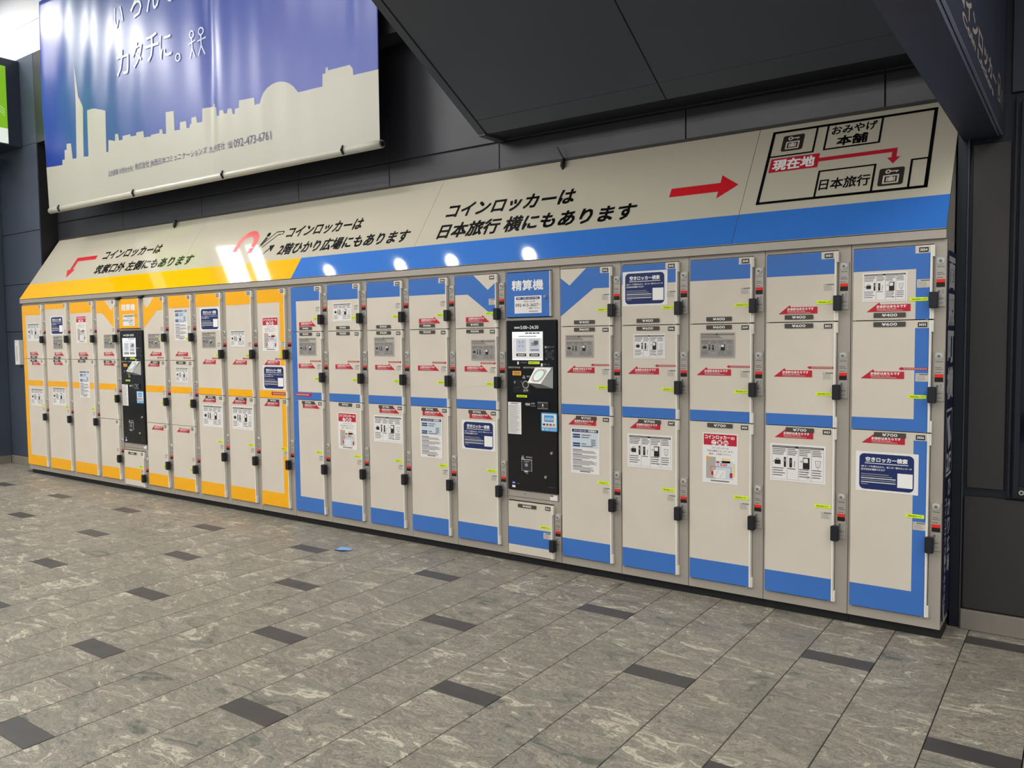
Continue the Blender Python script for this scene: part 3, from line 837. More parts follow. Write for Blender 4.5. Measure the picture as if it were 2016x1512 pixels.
# ------------------------------------------------------------------ payment columns
def payment(x, wd, color, no, label_u, label_m):
    t = thing('payment_unit', label_u, 'locker', (x, 0, 0), None, 'payment columns')
    dw = wd - .067
    b = MB()
    b.box(-.011, wd - .013, .012, .23, .05, 1.812, 'frame')
    b.box(-.0105, -.003, 0, .0125, .05, 1.812, 'frame'); b.box(wd - .030, wd - .0135, 0, .0125, .05, 1.812, 'frame')
    b.box(-.003, wd - .03, 0, .0125, 1.793, 1.812, 'frame'); b.box(-.003, wd - .03, 0, .0125, 1.500, 1.514, 'frame'); b.box(dw + .003, wd - .03, 0, .0125, 1.514, 1.793, 'frame')
    b.box(-.003, wd - .03, 0, .0125, .395, .415, 'frame'); b.box(dw + .003, wd - .03, 0, .0125, .05, .395, 'frame'); b.box(-.003, dw + .003, 0, .0125, .05, .062, 'frame')
    b.rect(-.002, dw + .003, .062, .395, -.0115, 'gap'); b.rect(-.002, dw + .003, 1.514, 1.793, -.0115, 'gap')
    b.rect(wd - .0132, wd - .0112, .05, 1.812, -.012, 'gap')
    b.box(-.0105, wd - .0125, .03, .20, 0.0, .05, 'kick')
    put('cabinet_frame', b, t)
    # sign box on top
    b = MB(); b.box(0, dw - .006, -DF, .008, 0, .268, color, .0015); b.box(dw - .007, dw, -DF - .008, .006, 0, .268, 'door_edge', .002)
    d = put('sign_door', b, t, (0, 0, 1.519))
    b = MB(); b.text('精算機', .046, .160, .272, .220, .0006, 'white', .02); put('lettering', b, d, (0, -DF - .0004, 0))
    b = MB(); b.box(0, .196, -T, 0, 0, .104, 'paper'); b.slab(rrect(.012, .184, .082, .097, .007, 4), T, T + .0002, 'navy' if color == 'blue' else 'ink_soft')
    b.text('緊急・お問い合わせの場合', .022, .0855, .174, .0945, T + .0004, 'white', .01)
    b.text('8:00~22:00', .070, .066, .150, .074, T + .0003, 'ink_soft', .01); b.text('092-415-3657', .008, .040, .172, .058, T + .0003, 'ink', .012); b.text('へ', .176, .042, .190, .056, T + .0003, 'ink'); b.text('ご連絡ください', .095, .024, .185, .036, T + .0003, 'ink', .005); b.rect(.105, .17, .008, .014, T + .0003, 'ink_pale')
    put('contact_label', b, d, (.064, -DF - .0004, .022))
    b = MB(); b.cyl(0, 0, .009, DF, DF + .012, 'chrome', 18, .008); b.box(-.002, .002, -DF - .02, -DF - .012, -.007, .007, 'chrome'); put('lock_knob', b, d, (.289, 0, .118))
    # tray under the machine
    b = MB(); b.box(0, wd - .034, -.004, .0125, .417, .458, 'frame', .0015); b.cyl(.12, .438, .003, .004, .006, 'ink_soft', 8); b.box(wd - .09, wd - .04, -.0046, -.004, .420, .452, 'paper'); b.rect(wd - .088, wd - .068, .443, .450, .0049, 'ink')
    put('service_panel', b, t)
    # small locker door
    h = .324
    d = link('door', cached(('door', round(dw, 3), h), lambda: door_mesh(dw, h)), t, (0, 0, .065))
    b = MB(); b.slab([(0, .055), (dw - .009, .055), (dw - .009, .165), (0, .165)], DF, DF + .0005, color); put('color_band', b, d)
    link('price_plate', ME['p400'], d, (.074, -DF - .001, .290)); link('number_plate', num_mesh(no), d, (dw - .052, -DF - .0008, .292))
    pb = .121
    link('care_sticker', ME['small'], d, (dw - .066, -DF - .0009, pb + .062 - .065)); link('neon_tag', ME['tag'], d, (dw - .092, -DF - .001, pb + .122 - .065)); link('handle', ME['handle'], d, (dw - .009, -.004, pb - .006 - .065))
    lp = link('lock_plate', ME['lock_plate'], t, (dw + .012, 0, pb)); link('key_cylinder', ME['key'], lp); link('coin_indicator', ME['ind'], lp)
    # the machine
    m = thing('payment_machine', label_m, 'payment machine', (x, -.001, 0), None, 'payment machines')
    mw = wd - .034
    b = MB(); b.box(0, mw, -.014, .010, .462, 1.495, 'machine', .003); body = put('body', b, m)
    f = .0142
    b = MB(); b.text('営業時間', .060, 1.449, .100, 1.461, f + .0002, 'white', .02); b.text('5:00~24:30', .106, 1.446, .236, 1.466, f + .0002, 'white', .01); put('hours_lettering', b, m)
    b = MB(); b.box(.040, .274, -f - .002, -.010, 1.252, 1.437, 'black', .001); b.box(.046, .268, -f - .003, -.012, 1.259, 1.430, 'screen')
    for i in range(4): b.rect(.142 + i * .027, .165 + i * .027, 1.417, 1.425, f + .0032, 'ink_soft')
    b.rect(.092, .225, 1.400, 1.405, f + .0032, 'ink_pale'); b.rect(.050, .264, 1.268, 1.392, f + .0031, 'white')
    for u in (.076, .172): b.rect(u, u + .072, 1.310, 1.386, f + .0033, 'screen_grey'); b.rect(u, u + .072, 1.282, 1.299, f + .0033, 'ink'); b.rect(u + .01, u + .062, 1.288, 1.293, f + .0036, 'white')
    for a1, a2 in ((.094, .106), (.130, .118)):
        for v in (1.374, 1.338): b.line((a1, v), (a2, 1.356 + (v - 1.356) * .3), .006, f + .0036, 'ink_pale')
    b.rect(.186, .226, 1.345, 1.366, f + .0036, 'ink_pale'); b.rect(.205, .236, 1.352, 1.376, f + .0038, 'ink_soft'); b.rect(.180, .240, 1.318, 1.323, f + .0036, 'ink_soft')
    put('touch_screen', b, m)
    b = MB(); b.box(.291, .335, -f - .001, -.010, 1.270, 1.314, 'machine_grey')
    for uu, vv, du, dv in ((.285, 1.264, 1, 1), (.341, 1.264, -1, 1), (.285, 1.319, 1, -1), (.341, 1.319, -1, -1)):
        b.rect(min(uu, uu + .014 * du), max(uu, uu + .014 * du), min(vv, vv + .002 * dv), max(vv, vv + .002 * dv), f + .0003, 'ink_pale'); b.rect(min(uu, uu + .002 * du), max(uu, uu + .002 * du), min(vv, vv + .014 * dv), max(vv, vv + .014 * dv), f + .0003, 'ink_pale')
    b.text('QRコード', .296, 1.331, .345, 1.343, f + .0003, 'ink_pale', .01); b.rect(.279, .293, 1.330, 1.344, f + .0003, 'ink_pale')
    put('code_reader', b, m)
    b = MB(); b.box(.162, .242, -f - .0005, -f, 1.236, 1.252, 'neon'); b.text('料金は前払いです', .170, 1.240, .234, 1.2475, f + .0007, 'ink', .01); put('neon_tag', b, m)
    b = MB(); b.rect(.080, .092, 1.233, 1.250, f + .0003, 'white'); b.text('ご利用控え', .100, 1.240, .158, 1.248, f + .0003, 'ink_pale'); b.rect(.252, .264, 1.223, 1.241, f + .0003, 'white'); b.text('ICカード', .270, 1.229, .312, 1.240, f + .0003, 'ink_pale', .01)
    b.text('硬貨', .148, 1.154, .176, 1.166, f + .0003, 'ink_pale', .02); b.text('紙幣', .178, .992, .206, 1.003, f + .0003, 'ink_pale', .02); b.rect(.176, .212, .981, .984, f + .0003, 'ink_pale')
    for uu, vv in ((.122, 1.152), (.134, 1.152), (.128, 1.162)): b.disc(uu, vv, .006, f + .0003, 'ink_pale', 12)
    b.rect(.137, .171, .985, .999, f + .0003, 'paper_grey')
    b.text('釣銭返却', .138, .664, .184, .675, f + .0003, 'ink_pale', .02)
    for uu, vv in ((.108, .662), (.120, .662), (.114, .672)): b.disc(uu, vv, .006, f + .0003, 'ink_pale', 12)
    b.rect(.300, .345, .499, .501, f + .0003, 'ink_soft'); b.rect(.068, .092, .500, .503, f + .0003, 'ink_soft'); put('legends', b, m)['kind'] = 'stuff'
    b = MB()
    for u0, u1 in ((.016, .102), (.126, .213)):
        b.box(u0, u1, -f - .004, -.010, 1.209, 1.218, 'plate', .001); b.rect(u0 + .006, u1 - .006, 1.2115, 1.2145, f + .0045, 'black'); b.disc((u0 + u1) / 2, 1.206, .006, f + .0045, 'black', 12)
    put('ticket_slot', b, m)
    b = MB(); b.box(.044, .108, -f - .0006, -f, 1.166, 1.193, 'orange'); bars(b, .052, .10, 1.186, 2, .009, .004, 'ink_soft', f + .0009, 2); put('orange_label', b, m)
    b = MB(); b.slab(rrect(.047, .176, 1.061, 1.141, .008, 4), f, f + .0008, 'black', 'machine_grey'); b.ring(.143, 1.111, .018, .024, f + .0045, 'plate', 24); b.cyl(.143, 1.111, .018, f, f + .004, 'machine_grey', 20); b.rect(.1405, .1455, 1.098, 1.124, f + .0042, 'black'); b.line((.105, 1.135), (.122, 1.108), .002, f + .001, 'ink_pale'); b.line((.060, 1.085), (.100, 1.098), .0015, f + .001, 'ink_soft'); b.disc(.132, 1.074, .009, f + .001, 'ink_pale'); b.disc(.150, 1.076, .009, f + .001, 'ink_pale'); b.rect(.128, .154, 1.068, 1.071, f + .0012, 'ink'); b.rect(.055, .066, 1.118, 1.130, f + .001, 'ink_pale'); put('coin_slot', b, m)
    # card reader: wedge that tilts its pad up and to the left
    pts = [(.196, -.075, 1.127), (.288, -.075, 1.122), (.335, -.030, 1.214), (.222, -.030, 1.216), (.218, -f, 1.092), (.335, -f, 1.092), (.337, -f, 1.219), (.220, -f, 1.219)]
    b = MB(); b.add(pts, [(0, 1, 2, 3), (0, 4, 5, 1), (1, 5, 6, 2), (2, 6, 7, 3), (3, 7, 4, 0)], 'silver_plastic')
    A, B_, C_, D_ = [Vector(p) for p in pts[:4]]
    n = (B_ - A).cross(D_ - A).normalized()
    if n.y > 0: n = -n
    def bl(s, q, k): return tuple((A * (1 - s) + B_ * s) * (1 - q) + (D_ * (1 - s) + C_ * s) * q + n * k)
    ring = [bl(.5 + .40 * math.copysign(abs(math.cos(a)) ** .5, math.cos(a)), .5 + .42 * math.copysign(abs(math.sin(a)) ** .5, math.sin(a)), .0012) for a in [2 * math.pi * i / 28 for i in range(28)]]
    b.add(ring, [tuple(range(28))], 'paper_grey')
    ring = [bl(.5 + .33 * math.cos(a), .5 + .36 * math.sin(a), .0018) for a in [2 * math.pi * i / 28 for i in range(28)]]
    b.add(ring, [tuple(range(28))], 'ink_soft')
    ring = [bl(.5 + .30 * math.cos(a), .5 + .33 * math.sin(a), .0022) for a in [2 * math.pi * i / 28 for i in range(28)]]
    b.add(ring, [tuple(range(28))], 'silver_plastic')
    b.add([bl(.32, .36, .0028), bl(.68, .36, .0028), bl(.70, .68, .0028), bl(.34, .68, .0028)], [(0, 1, 2, 3)], 'lcd')
    b.add([bl(.12, .84, .0024), bl(.18, .84, .0024), bl(.18, .90, .0024), bl(.12, .90, .0024)], [(0, 1, 2, 3)], 'white')
    put('card_reader', b, m)
    b = MB(); b.box(.073, .149, -f - .0005, -f, 1.033, 1.047, 'neon'); b.rect(.082, .140, 1.038, 1.042, f + .0007, 'ink'); put('neon_tag', b, m)
    b = MB(); b.box(.008, .106, -f - .0006, -f, .806, 1.002, 'paper'); b.rect(.03, .084, .992, .997, f + .0008, 'ink_soft')
    rr = random.Random(9); v = .984
    while v > .815:
        b.rect(.014, rr.uniform(.07, .10), v - .0022, v, f + .0008, 'ink_pale'); v -= .0056
    put('instruction_sheet', b, m)
    b = MB(); b.box(.227, .307, -f - .008, -.01, .966, 1.012, 'machine_grey', .003); b.rect(.230, .304, 1.004, 1.007, f + .0082, 'plate'); b.rect(.230, .304, .969, .972, f + .0082, 'plate'); b.poly(rrect(.254, .282, .976, 1.002, .004, 3), f + .0083, 'black'); b.disc(.268, .992, .006, f + .0086, 'white', 6); b.rect(.260, .276, .978, .983, f + .0086, 'ink_pale'); put('bill_slot', b, m)
    b = MB(); b.slab(rrect(.250, .364, .836, .947, .008, 4), f, f + .0008, 'sky_label'); b.rect(.257, .357, .858, .940, f + .001, 'paper'); b.poly(rrect(.272, .340, .892, .932, .003, 3), f + .0012, 'sky_label'); b.text('ICOCA', .280, .903, .336, .918, f + .0015, 'white', .02)
    for i, c in enumerate(('ink', 'ink_soft', 'red', 'ink_pale')): b.poly(rrect(.263 + i * .023, .280 + i * .023, .870, .882, .003, 3), f + .0012, c)
    b.rect(.262, .352, .862, .865, f + .0012, 'ink_pale'); b.disc(.264, .847, .006, f + .0011, 'white', 12); b.text('ご利用いただけます', .275, .842, .356, .851, f + .0011, 'white', .02); put('card_label', b, m)
    b = MB(); b.box(.104, .182, -f - .003, -.01, .584, .656, 'plate', .002); b.box(.108, .178, -f - .0036, -.011, .588, .652, 'machine_grey'); b.disc(.142, .622, .012, f + .004, 'ink_pale', 8); b.rect(.125, .162, .640, .645, f + .004, 'ink_pale'); b.box(.132, .156, -f - .012, -f, .578, .586, 'silver_plastic'); b.rect(.135, .155, .567, .570, f + .0003, 'ink_pale'); put('change_tray', b, m)
    b = MB()
    for u, v in ((.325, .707), (.281, .559)): b.cyl(u, v, .0095, f, f + .007, 'chrome', 18, .008); b.cyl(u, v, .003, f + .007, f + .0074, 'black', 8)
    put('lock_cylinder', b, m)
    b = MB(); b.box(.032, .058, -f - .0005, -f, .492, .518, 'navy'); b.rect(.036, .054, .503, .507, f + .0007, 'white'); b.box(.033, .057, -f - .0006, -f, .476, .489, 'white'); put('maker_sticker', b, m)
payment(1.995, .393, 'blue', 3041, 'payment column with blue sign box and small blue striped door 3041', 'black payment machine with touch screen and card reader between the blue chevron columns')
payment(-2.417, .405, 'yellow', 3013, 'payment column with yellow sign box and small yellow striped door', 'black payment machine with touch screen and card reader in the yellow bank')
for i, x in enumerate((-2.445, -2.06)):
    b = MB(); b.box(0, .05, -.03, 0, 1.780, 1.806, 'black', .003); b.box(.008, .042, -.045, -.03, 1.786, 1.800, 'handle', .003)
    tag(put('hinge_block', b, None, (x, 0, 0)), ['small black block on the frame at the upper left of the yellow sign box', 'small black block on the frame at the upper right of the yellow sign box'][i], 'bracket')

# ------------------------------------------------------------------ navy poster on the right side of the locker bank
b = MB(); P = 'side_poster'
b.box(0, .222, -.002, 0, .085, 1.762, P)
b.add([(-.001, -.003, .20), (.016, -.003, .10), (-.002, -.012, .085)], [(0, 1, 2)], 'paper')
for i, ch in enumerate('面照町横'):
    z1 = 1.732 - i * .166
    b.text(ch, .018, z1 - .134, .200, z1, .0025, 'side_letter', .04)
z0, z1 = .742, 1.050
for a in ((.016, .206, z1 - .012, z1), (.016, .206, z0, z0 + .012), (.016, .024, z0, z1), (.198, .206, z0, z1)): b.rect(a[0], a[1], a[2], a[3], .0025, 'side_letter')
b.poly([(.04, 1.01), (.15, 1.02), (.12, .99), (.18, .90), (.10, .86), (.06, .95)], .0025, 'side_letter')
b.text('2F', .04, .765, .18, .845, .0025, 'side_letter', .03)
for i, ch in enumerate('ひかり広場'): b.text(ch, .110, .735 - (i + 1) * .090, .190, .735 - i * .090 - .014, .0025, 'side_letter', .02)
for i, ch in enumerate('コインロッカーもあります'): b.text(ch, .030, .650 - (i + 1) * .044, .075, .650 - i * .044 - .010, .0025, 'side_letter', .02)
tag(put('side_poster', b, None, (4.391, .012, 0), (0, 0, math.pi / 2)), 'navy vertical poster with pale lettering on the right side of the locker bank', 'poster')

# ------------------------------------------------------------------ slanted sign above the lockers
SL, SR = -4.365, 4.385
YB, ZB, YT, ZT = -.02, 1.855, .424, 2.52
LV = math.hypot(YT - YB, ZT - ZB)
ang = -math.asin((YT - YB) / LV)
sg = thing('locker_sign', 'long slanted cream sign with blue and yellow bands above the coin lockers', 'sign', (0, 0, 0))
b = MB()
pr = [(YB, 1.813), (YB, ZB - .004), (YT, ZT - .004), (YT, 1.813)]
vs = [(x, y, z) for x in (SL, SR) for y, z in pr]
b.add(vs, [(3, 2, 1, 0), (4, 5, 6, 7), (2, 3, 7, 6), (0, 4, 7, 3)], 'sign_side'); b.add(vs, [(0, 1, 5, 4)], 'frame'); b.add(vs, [(1, 2, 6, 5)], 'gap')
b.box(SL, SR, YT - .012, YT, ZT - .004, ZT + .012, 'gap')
put('sign_housing', b, sg)
ROT = (ang, 0, 0)
def S(name, mb): return put(name, mb, sg, (0, YB, ZB), ROT)
seams = [SL, -1.62, 1.163, 3.414, SR]
for a, c in zip(seams, seams[1:]):
    g = .0012
    b = MB(); b.box(a + g, c - g, -.003, .001, 0, LV, 'sign_face'); p = S('sign_panel', b)
    f = .0034
    lo, hi = a + g, c - g
    if lo < .015:
        b = MB(); b.rect(lo, min(hi, .015), .001, .194, f, 'sign_yellow'); put('color_band', b, p)
    if hi > .015:
        b = MB(); b.rect(max(lo, .0155), hi, .001, .194, f, 'sign_blue'); put('color_band', b, p)
f = .0040
b = MB(); b.text('コインロッカーは', 1.335, .418, 2.335, .536, f, 'ink_sign', .03); S('lettering', b); b = MB(); b.text('日本旅行 横にもあります', 1.338, .242, 2.790, .364, f, 'ink_sign', .03); S('lettering', b)
b = MB(); b.text('コインロッカーは', -.320, .418, .520, .524, f, 'ink_sign', .028); S('lettering', b); b = MB(); b.text('2階ひかり広場にもあります', -.318, .246, 1.062, .358, f, 'ink_sign', .028); S('lettering', b)
b = MB(); b.text('コインロッカーは', -3.112, .424, -2.105, .530, f, 'ink_sign', .028); S('lettering', b); b = MB(); b.text('筑紫口外 左側にもあります', -3.105, .248, -1.475, .358, f, 'ink_sign', .028); S('lettering', b)
b = MB(); b.poly([(2.98, .372), (3.264, .372), (3.263, .324), (3.369, .406), (3.263, .488), (3.264, .434), (2.98, .434)], f, 'red_sign'); S('red_arrow', b)
b = MB(); b.poly([(-3.250, .446), (-3.250, .494), (-3.655, .494), (-3.655, .340), (-3.705, .340), (-3.625, .242), (-3.545, .340), (-3.595, .340), (-3.595, .446)], f, 'red_sign'); S('red_arrow', b)
# curved red arrow, escalator pictogram
b = MB(); b.ring(-.800, .400, .080, .140, f, 'red_sign', 24, -20, 180); b.rect(-.940, -.880, .33, .40, f, 'red_sign'); b.rect(-.722, -.664, .30, .355, f, 'red_sign'); S('red_arrow', b)
b = MB(); b.disc(-.560, .478, .022, f, 'ink_sign'); b.line((-.565, .45), (-.590, .370), .030, f, 'ink_sign')
for d_ in (0, .030):
    b.line((-.610 + d_ * 1.6, .345), (-.470 + d_ * 1.3, .495 - d_), .010, f, 'ink_sign')
b.line((-.470, .495), (-.385, .495), .010, f, 'ink_sign'); b.line((-.431, .465), (-.400, .465), .010, f, 'ink_sign'); b.ring(-.390, .480, .010, .020, f, 'ink_sign', 10, -90, 90)
S('escalator_pictogram', b); b = MB(); b.line((-.500, .275), (-.440, .335), .016, f, 'ink_sign'); b.poly([(-.470, .355), (-.405, .360), (-.415, .285)], f, 'ink_sign'); S('direction_arrow', b)
# station map
b = MB(); t = .016
def frame_(b, u0, u1, v0, v1, t, m='ink_sign', w=f):
    b.rect(u0, u1, v1 - t, v1, w, m); b.rect(u0, u1, v0, v0 + t, w, m); b.rect(u0, u0 + t, v0, v1, w, m); b.rect(u1 - t, u1, v0, v1, w, m)
frame_(b, 3.491, 4.287, .247, .757, .016)
t = .010
b.rect(3.720, 3.730, .572, .745, f, 'ink_sign'); b.rect(3.50, 3.730, .568, .578, f, 'ink_sign')
frame_(b, 3.775, 4.046, .572, .750, .010); frame_(b, 3.776, 4.048, .250, .434, .010); frame_(b, 4.199, 4.280, .250, .437, .010)
S('map_outline', b)
b = MB(); b.text('おみやげ', 3.803, .672, 4.018, .730, f, 'ink_sign', .02); b.text('本舗', 3.838, .592, 3.982, .656, f, 'ink_sign', .03); S('map_lettering', b); b = MB(); b.text('日本旅行', 3.795, .302, 4.028, .372, f, 'ink_sign', .02); S('map_lettering', b)
b = MB(); b.poly([(3.517, .461), (3.765, .461), (3.765, .498), (4.110, .498), (4.110, .464), (4.091, .464), (4.121, .422), (4.150, .464), (4.132, .464), (4.132, .523), (3.765, .523), (3.765, .556), (3.517, .556)], f, 'red'); b.text('現在地', 3.534, .473, 3.744, .545, f + .0005, 'white', .035); S('map_route', b)
for u, v in ((3.555, .603), (4.067, .284)):
    b = MB(); b.poly(rrect(u, u + .111, v, v + .111, .012), f, 'icon_dark'); g = f + .0005
    b.ring(u + .040, v + .088, .006, .013, g, 'paper_frost', 16); b.rect(u + .050, u + .086, v + .085, v + .092, g, 'paper_frost'); b.rect(u + .074, u + .080, v + .079, v + .086, g, 'paper_frost')
    frame_(b, u + .020, u + .091, v + .012, v + .066, .008, 'paper_frost', g); b.rect(u + .036, u + .075, v + .026, v + .052, g, 'paper_frost'); b.rect(u + .042, u + .044, v + .026, v + .052, g + .0004, 'icon_dark'); b.rect(u + .067, u + .069, v + .026, v + .052, g + .0004, 'icon_dark'); b.rect(u + .050, u + .061, v + .052, v + .056, g, 'paper_frost')
    S('locker_icon', b)
# cable ties on the top edge
for i, (x, x2) in enumerate(((2.165, 2.128), (-2.10, -2.21))):
    b = MB(); b.tube([(0, .37, 2.478), (0, .395, 2.52), (x2 - x, .375, 2.600)], [.006, .0055, .004], 'black'); b.tube([(.004, .375, 2.452), (.004, .372, 2.475), (.002, .385, 2.512), (.0, .400, 2.528)], [.004, .015, .016, .006], 'black', 10)
    tag(put('cable_tie', b, None, (x, 0, 0)), ['black cable tie stub on top of the sign, right of the middle', 'black cable tie stub on top of the sign near the red bent arrow'][i], 'cable tie')

# ------------------------------------------------------------------ banner
BXL, BXR, BYB = -2.826, 1.336, .13
BS = 1.145                      # the outline below is drawn at 1 : 1.145
ZBOT, ZCUT, ZUP = 2.588, 0, 4.44
def fold(u, v):
    """soft vertical folds, deeper towards the top left, one long crease right of the middle"""
    k = max(0.0, min(1.0, (v - ZBOT) / .9))
    a = .020 * math.exp(-((u - 2.46) / .06) ** 2) - .012 * math.exp(-((u - 2.62) / .09) ** 2)
    c = .011 * math.sin(u * 15.0 - 2.2 * v) * math.exp(-((u - .75) / .75) ** 2) * (.08 + .92 * k * k)
    e = .0022 * math.sin(u * 17 + .8 * v) * math.exp(-((u - 1.9) / .7) ** 2)
    g = .0022 * math.sin(u * 24 + .5) * max(0, 1 - abs(u - 3.1) / 1.1)
    l = -.014 * math.exp(-(u / .10) ** 2) - .012 * math.exp(-((u - 3.98) / .07) ** 2)
    h = .008 * math.sin(u * 4.1 + 2.1 - 1.1 * v) * k
    return a * (.35 + .65 * k) + c + e + g + l * k + h
sky = [(-2.857, 2.98), (-2.552, 2.967), (-2.548, 3.01), (-2.506, 3.009), (-2.5, 3.089), (-2.465, 3.089), (-2.461, 3.138), (-2.392, 3.133), (-2.376, 2.998), (-2.315, 2.995), (-2.294, 3.504), (-2.288, 3.785), (-2.282, 3.785), (-2.259, 3.514), (-2.191, 3.411), (-2.195, 2.991), (-2.105, 2.983), (-2.110, 3.37), (-1.983, 3.364), (-1.874, 3.336), (-1.824, 3.321), (-1.82, 2.977), (-1.786, 2.976), (-1.779, 3.073), (-1.666, 3.046), (-1.66, 3.102), (-1.615, 3.096), (-1.604, 3.042), (-1.553, 3.039), (-1.549, 3.07), (-1.44, 3.068), (-1.435, 3.049), (-1.351, 3.044), (-1.347, 3.067), (-1.24, 3.062), (-1.235, 3.011), (-1.142, 3.005), (-1.14, 3.017), (-1.031, 3.015), (-1.029, 3.041), (-0.994, 3.038), (-0.988, 3.001), (-0.94, 2.996), (-0.936, 3.158), (-0.828, 3.15), (-0.824, 3.002), (-0.758, 2.998), (-0.755, 3.054), (-0.68, 3.052), (-0.675, 2.998), (-0.64, 2.995), (-0.631, 3.02), (-0.613, 3.02), (-0.611, 3.063), (-0.549, 3.064), (-0.537, 3.015), (-0.472, 3.011), (-0.47, 3.108), (-0.35, 3.105), (-0.349, 3.122), (-0.325, 3.119), (-0.322, 3.093), (-0.299, 3.089), (-0.29, 3.022), (-0.255, 3.022), (-0.253, 3.054), (-0.207, 3.053), (-0.197, 3.026), (-0.163, 3.018), (-0.154, 3.051), (-0.109, 3.047), (-0.099, 3.004), (-0.072, 3.003), (-0.071, 3.037), (-0.026, 3.036), (-0.023, 3.087), (0.145, 3.078), (0.149, 3.026), (0.207, 3.026), (0.225, 3.060), (0.248, 3.089), (0.285, 3.115), (0.334, 3.132), (0.380, 3.137), (0.426, 3.134), (0.475, 3.122), (0.515, 3.105), (0.552, 3.080), (0.582, 3.048), (0.598, 3.033), (0.831, 3.028), (0.832, 3.105), (0.861, 3.107), (0.862, 3.142), (0.881, 3.14), (0.884, 3.12), (1.087, 3.114), (1.116, 3.084), (1.12, 3.043), (1.34, 3.037)]
sky = [(x - BXL, z) for x, z in sky]
sky[0] = (-.01, sky[0][1])
WB = BXR - BXL
bn = thing('advert_banner', 'large blue advertising banner with a cream city skyline hanging above the lockers', 'banner', (4.8997 - 7.7257 * BS, BYB, 1.3953 * (1 - BS)))
def Bput(name, mb):
    mb.v = [(x * BS, y * BS, z * BS) for x, y, z in mb.v]
    return put(name, mb, bn)
us = sorted(set([round(i * WB / 260, 4) for i in range(261)] + [max(0, min(WB, round(p[0], 4))) for p in sky]))
def skyz(u):
    for (a, za), (c, zc) in zip(sky, sky[1:]):
        if a <= u <= c and c > a:
            return za + (zc - za) * (u - a) / (c - a)
    return sky[-1][1]
NR = 44
zr = [ZBOT + i * (ZUP - ZBOT) / NR for i in range(NR + 1)]
def smooth(o):
    import bmesh
    bm_ = bmesh.new(); bm_.from_mesh(o.data); bmesh.ops.remove_doubles(bm_, verts=bm_.verts, dist=1e-5)
    for f_ in bm_.faces: f_.smooth = True
    bm_.to_mesh(o.data); bm_.free()
NU = 300
cloth = MB()
cloth.add([(i * WB / NU, fold(i * WB / NU, z), z) for z in zr for i in range(NU + 1)],
          [(j * (NU + 1) + i, j * (NU + 1) + i + 1, (j + 1) * (NU + 1) + i + 1, (j + 1) * (NU + 1) + i) for j in range(NR) for i in range(NU)], 'banner_blue')
cl = Bput('fabric', cloth); smooth(cl)
skm = MB()
for u0, u1 in zip(us, us[1:]):
    e = 1e-5
    s0, s1 = skyz(u0 + e), skyz(u1 - e)
    for za, zb in zip(zr, zr[1:]):
        if za >= max(s0, s1): break
        q = [(u0, min(za, s0)), (u1, min(za, s1)), (u1, min(zb, s1)), (u0, min(zb, s0))]
        skm.add([(u, fold(u, z) - .0024, z) for u, z in q], [(0, 1, 2, 3)], 'banner_cream')
smooth(Bput('skyline_print', skm))
md = cl.modifiers.new('thickness', 'SOLIDIFY'); md.thickness = .0012; md.offset = 1
# hem pole
b = MB(); b.tube([(-.004, fold(0, ZBOT) + .010, ZBOT + .004)] + [(i * WB / 30, .012, ZBOT + .004) for i in range(1, 30)] + [(WB + .004, .012, ZBOT + .004)], .026, 'banner_cream', 14); o = Bput('hem_pole', b)
for p_ in o.data.polygons: p_.use_smooth = len(p_.vertices) == 4
b = MB(); b.tube([(WB + .004, .012, ZBOT + .004), (WB + .012, .012, ZBOT + .004)], .016, 'black', 12); Bput('pole_end', b)
for u in (.20, 1.42, 2.60, 3.85):
    b = MB(); b.tube([(u, -.012, ZBOT - .022), (u - .008, -.022, ZBOT + .008), (u - .004, -.012, ZBOT + .036)], [.007, .009, .006], 'black', 8); Bput('clip', b)
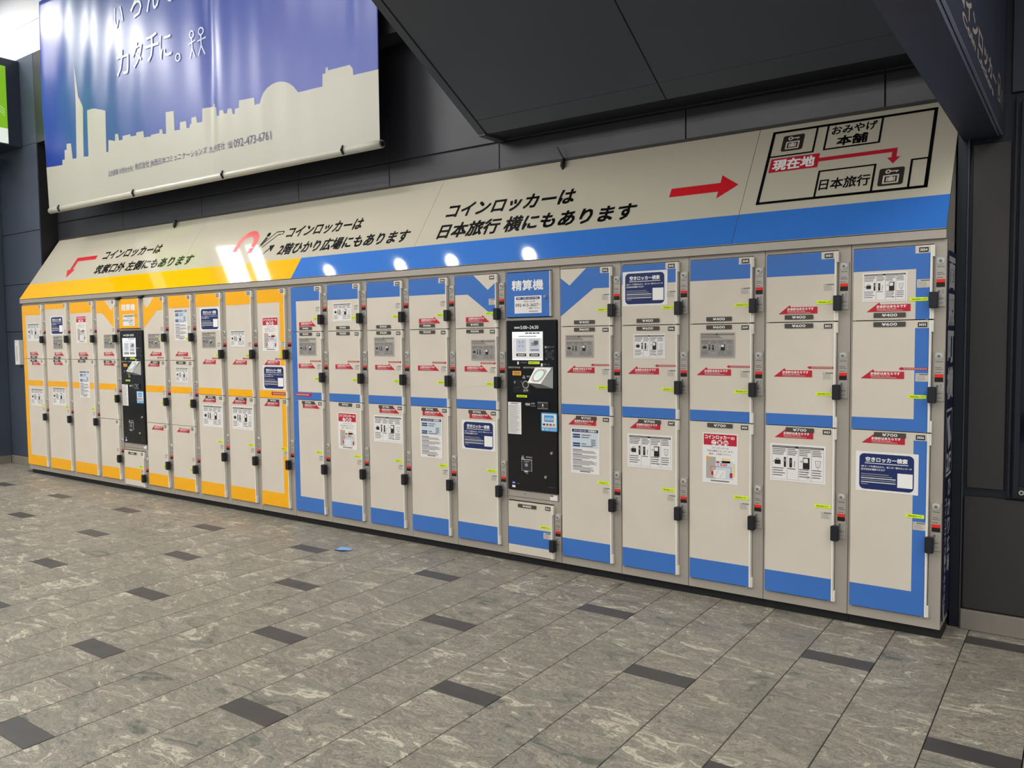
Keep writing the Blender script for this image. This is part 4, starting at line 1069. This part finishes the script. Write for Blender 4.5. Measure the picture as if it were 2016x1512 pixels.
# lettering laid on the folded cloth
def on_cloth(mb):
    mb.v = [(x, fold(x, z) + y - .006, z) for x, y, z in mb.v]
    return mb
f0 = 0
b = MB()
for ch, x, z, s_ in (('い', 1.21, 3.93, .17), ('ろ', 1.46, 3.95, .20), ('ん', 1.70, 3.95, .20), ('な', 1.93, 3.96, .19)):
    b.text(ch, x, z, x + s_ * .85, z + s_, 0, 'banner_letter', .004)
Bput('slogan_lettering', on_cloth(b)); b = MB()
for ch, x, z, s_ in (('カ', 1.24, 3.545, .20), ('タ', 1.46, 3.57, .19), ('チ', 1.66, 3.57, .21), ('に', 1.85, 3.56, .18)):
    b.text(ch, x, z, x + s_ * .85, z + s_, 0, 'banner_letter', .004)
b.ring(2.075, 3.535, .022, .032, 0, 'banner_letter', 20)
Bput('slogan_lettering', on_cloth(b))
b = MB()
for x in (2.255, 2.365):
    b.ring(x, 3.665, .020, .030, 0, 'banner_letter', 18); b.line((x, 3.638), (x, 3.560), .010, 0, 'banner_letter'); b.line((x, 3.565), (x - .035, 3.495), .010, 0, 'banner_letter'); b.line((x, 3.565), (x + .035, 3.495), .010, 0, 'banner_letter'); b.line((x - .045, 3.600), (x + .045, 3.615), .010, 0, 'banner_letter')
Bput('stick_figures', on_cloth(b))
b = MB(); b.text('広告募集 お問合せ先：', 1.035, 2.770, 1.42, 2.818, 0, 'banner_ink', .0); b.text('株式会社 JR西日本コミュニケーションズ 九州支社', 1.44, 2.766, 2.63, 2.826, 0, 'banner_ink', .0); b.text('☎', 2.66, 2.772, 2.72, 2.822, 0, 'banner_ink'); b.text('092-473-6761', 2.73, 2.768, 3.14, 2.826, 0, 'banner_ink', .0)
Bput('contact_lettering', on_cloth(b))

# ------------------------------------------------------------------ left wall: light box, small white box, pier
lb = thing('light_box', 'dark hanging light box with a glowing green display at the upper left', 'light box', (-4.72, 0, 0))
b = MB(); b.box(-.9, 0, -1.3, YW - .006, 3.545, 4.47, 'box_dark', .004); put('housing', b, lb)
b = MB(); b.rect(-1.15, .095, 3.72, 4.385, .003, 'green_lit'); b.rect(-1.15, .095, 3.56, 3.72, .003, 'white_lit')
for i in range(3): b.ring(-.02, 3.80 + i * .03, .10, .104, .0035, 'white_lit', 20, 30, 150)
put('display', b, lb, (0, 0, 0), (0, 0, math.pi / 2))
b = MB(); b.box(-5.018, -4.915, YW - .05, YW - .005, 1.15, 1.428, 'paper', .004); b.rect(-5.0, -4.99, 1.40, 1.41, -YW + .0505, 'ink_soft'); b.rect(-4.985, -4.950, 1.19, 1.36, -YW + .0505, 'paper_frost')
tag(put('wall_box', b), 'narrow white box mounted on the slate wall left of the lockers', 'wall box')
# ------------------------------------------------------------------ litter
b = MB()
b.add([(-.055, -.035, .001), (.010, -.030, .010), (.050, .010, .003), (.035, .050, .002), (-.035, .020, .016), (-.002, .012, .006)], [(0, 1, 5), (0, 5, 4), (5, 1, 2), (5, 2, 3), (4, 5, 3)], 'litter_blue')
b.add([(-.055, -.036, .0), (.010, -.031, .0), (.010, -.031, .0095), (-.050, -.034, .006)], [(0, 1, 2, 3)], 'litter_dark')
tag(put('paper_scrap', b, None, (.915, -.385, .0008)), 'small crumpled light blue scrap lying on the stone floor', 'litter')
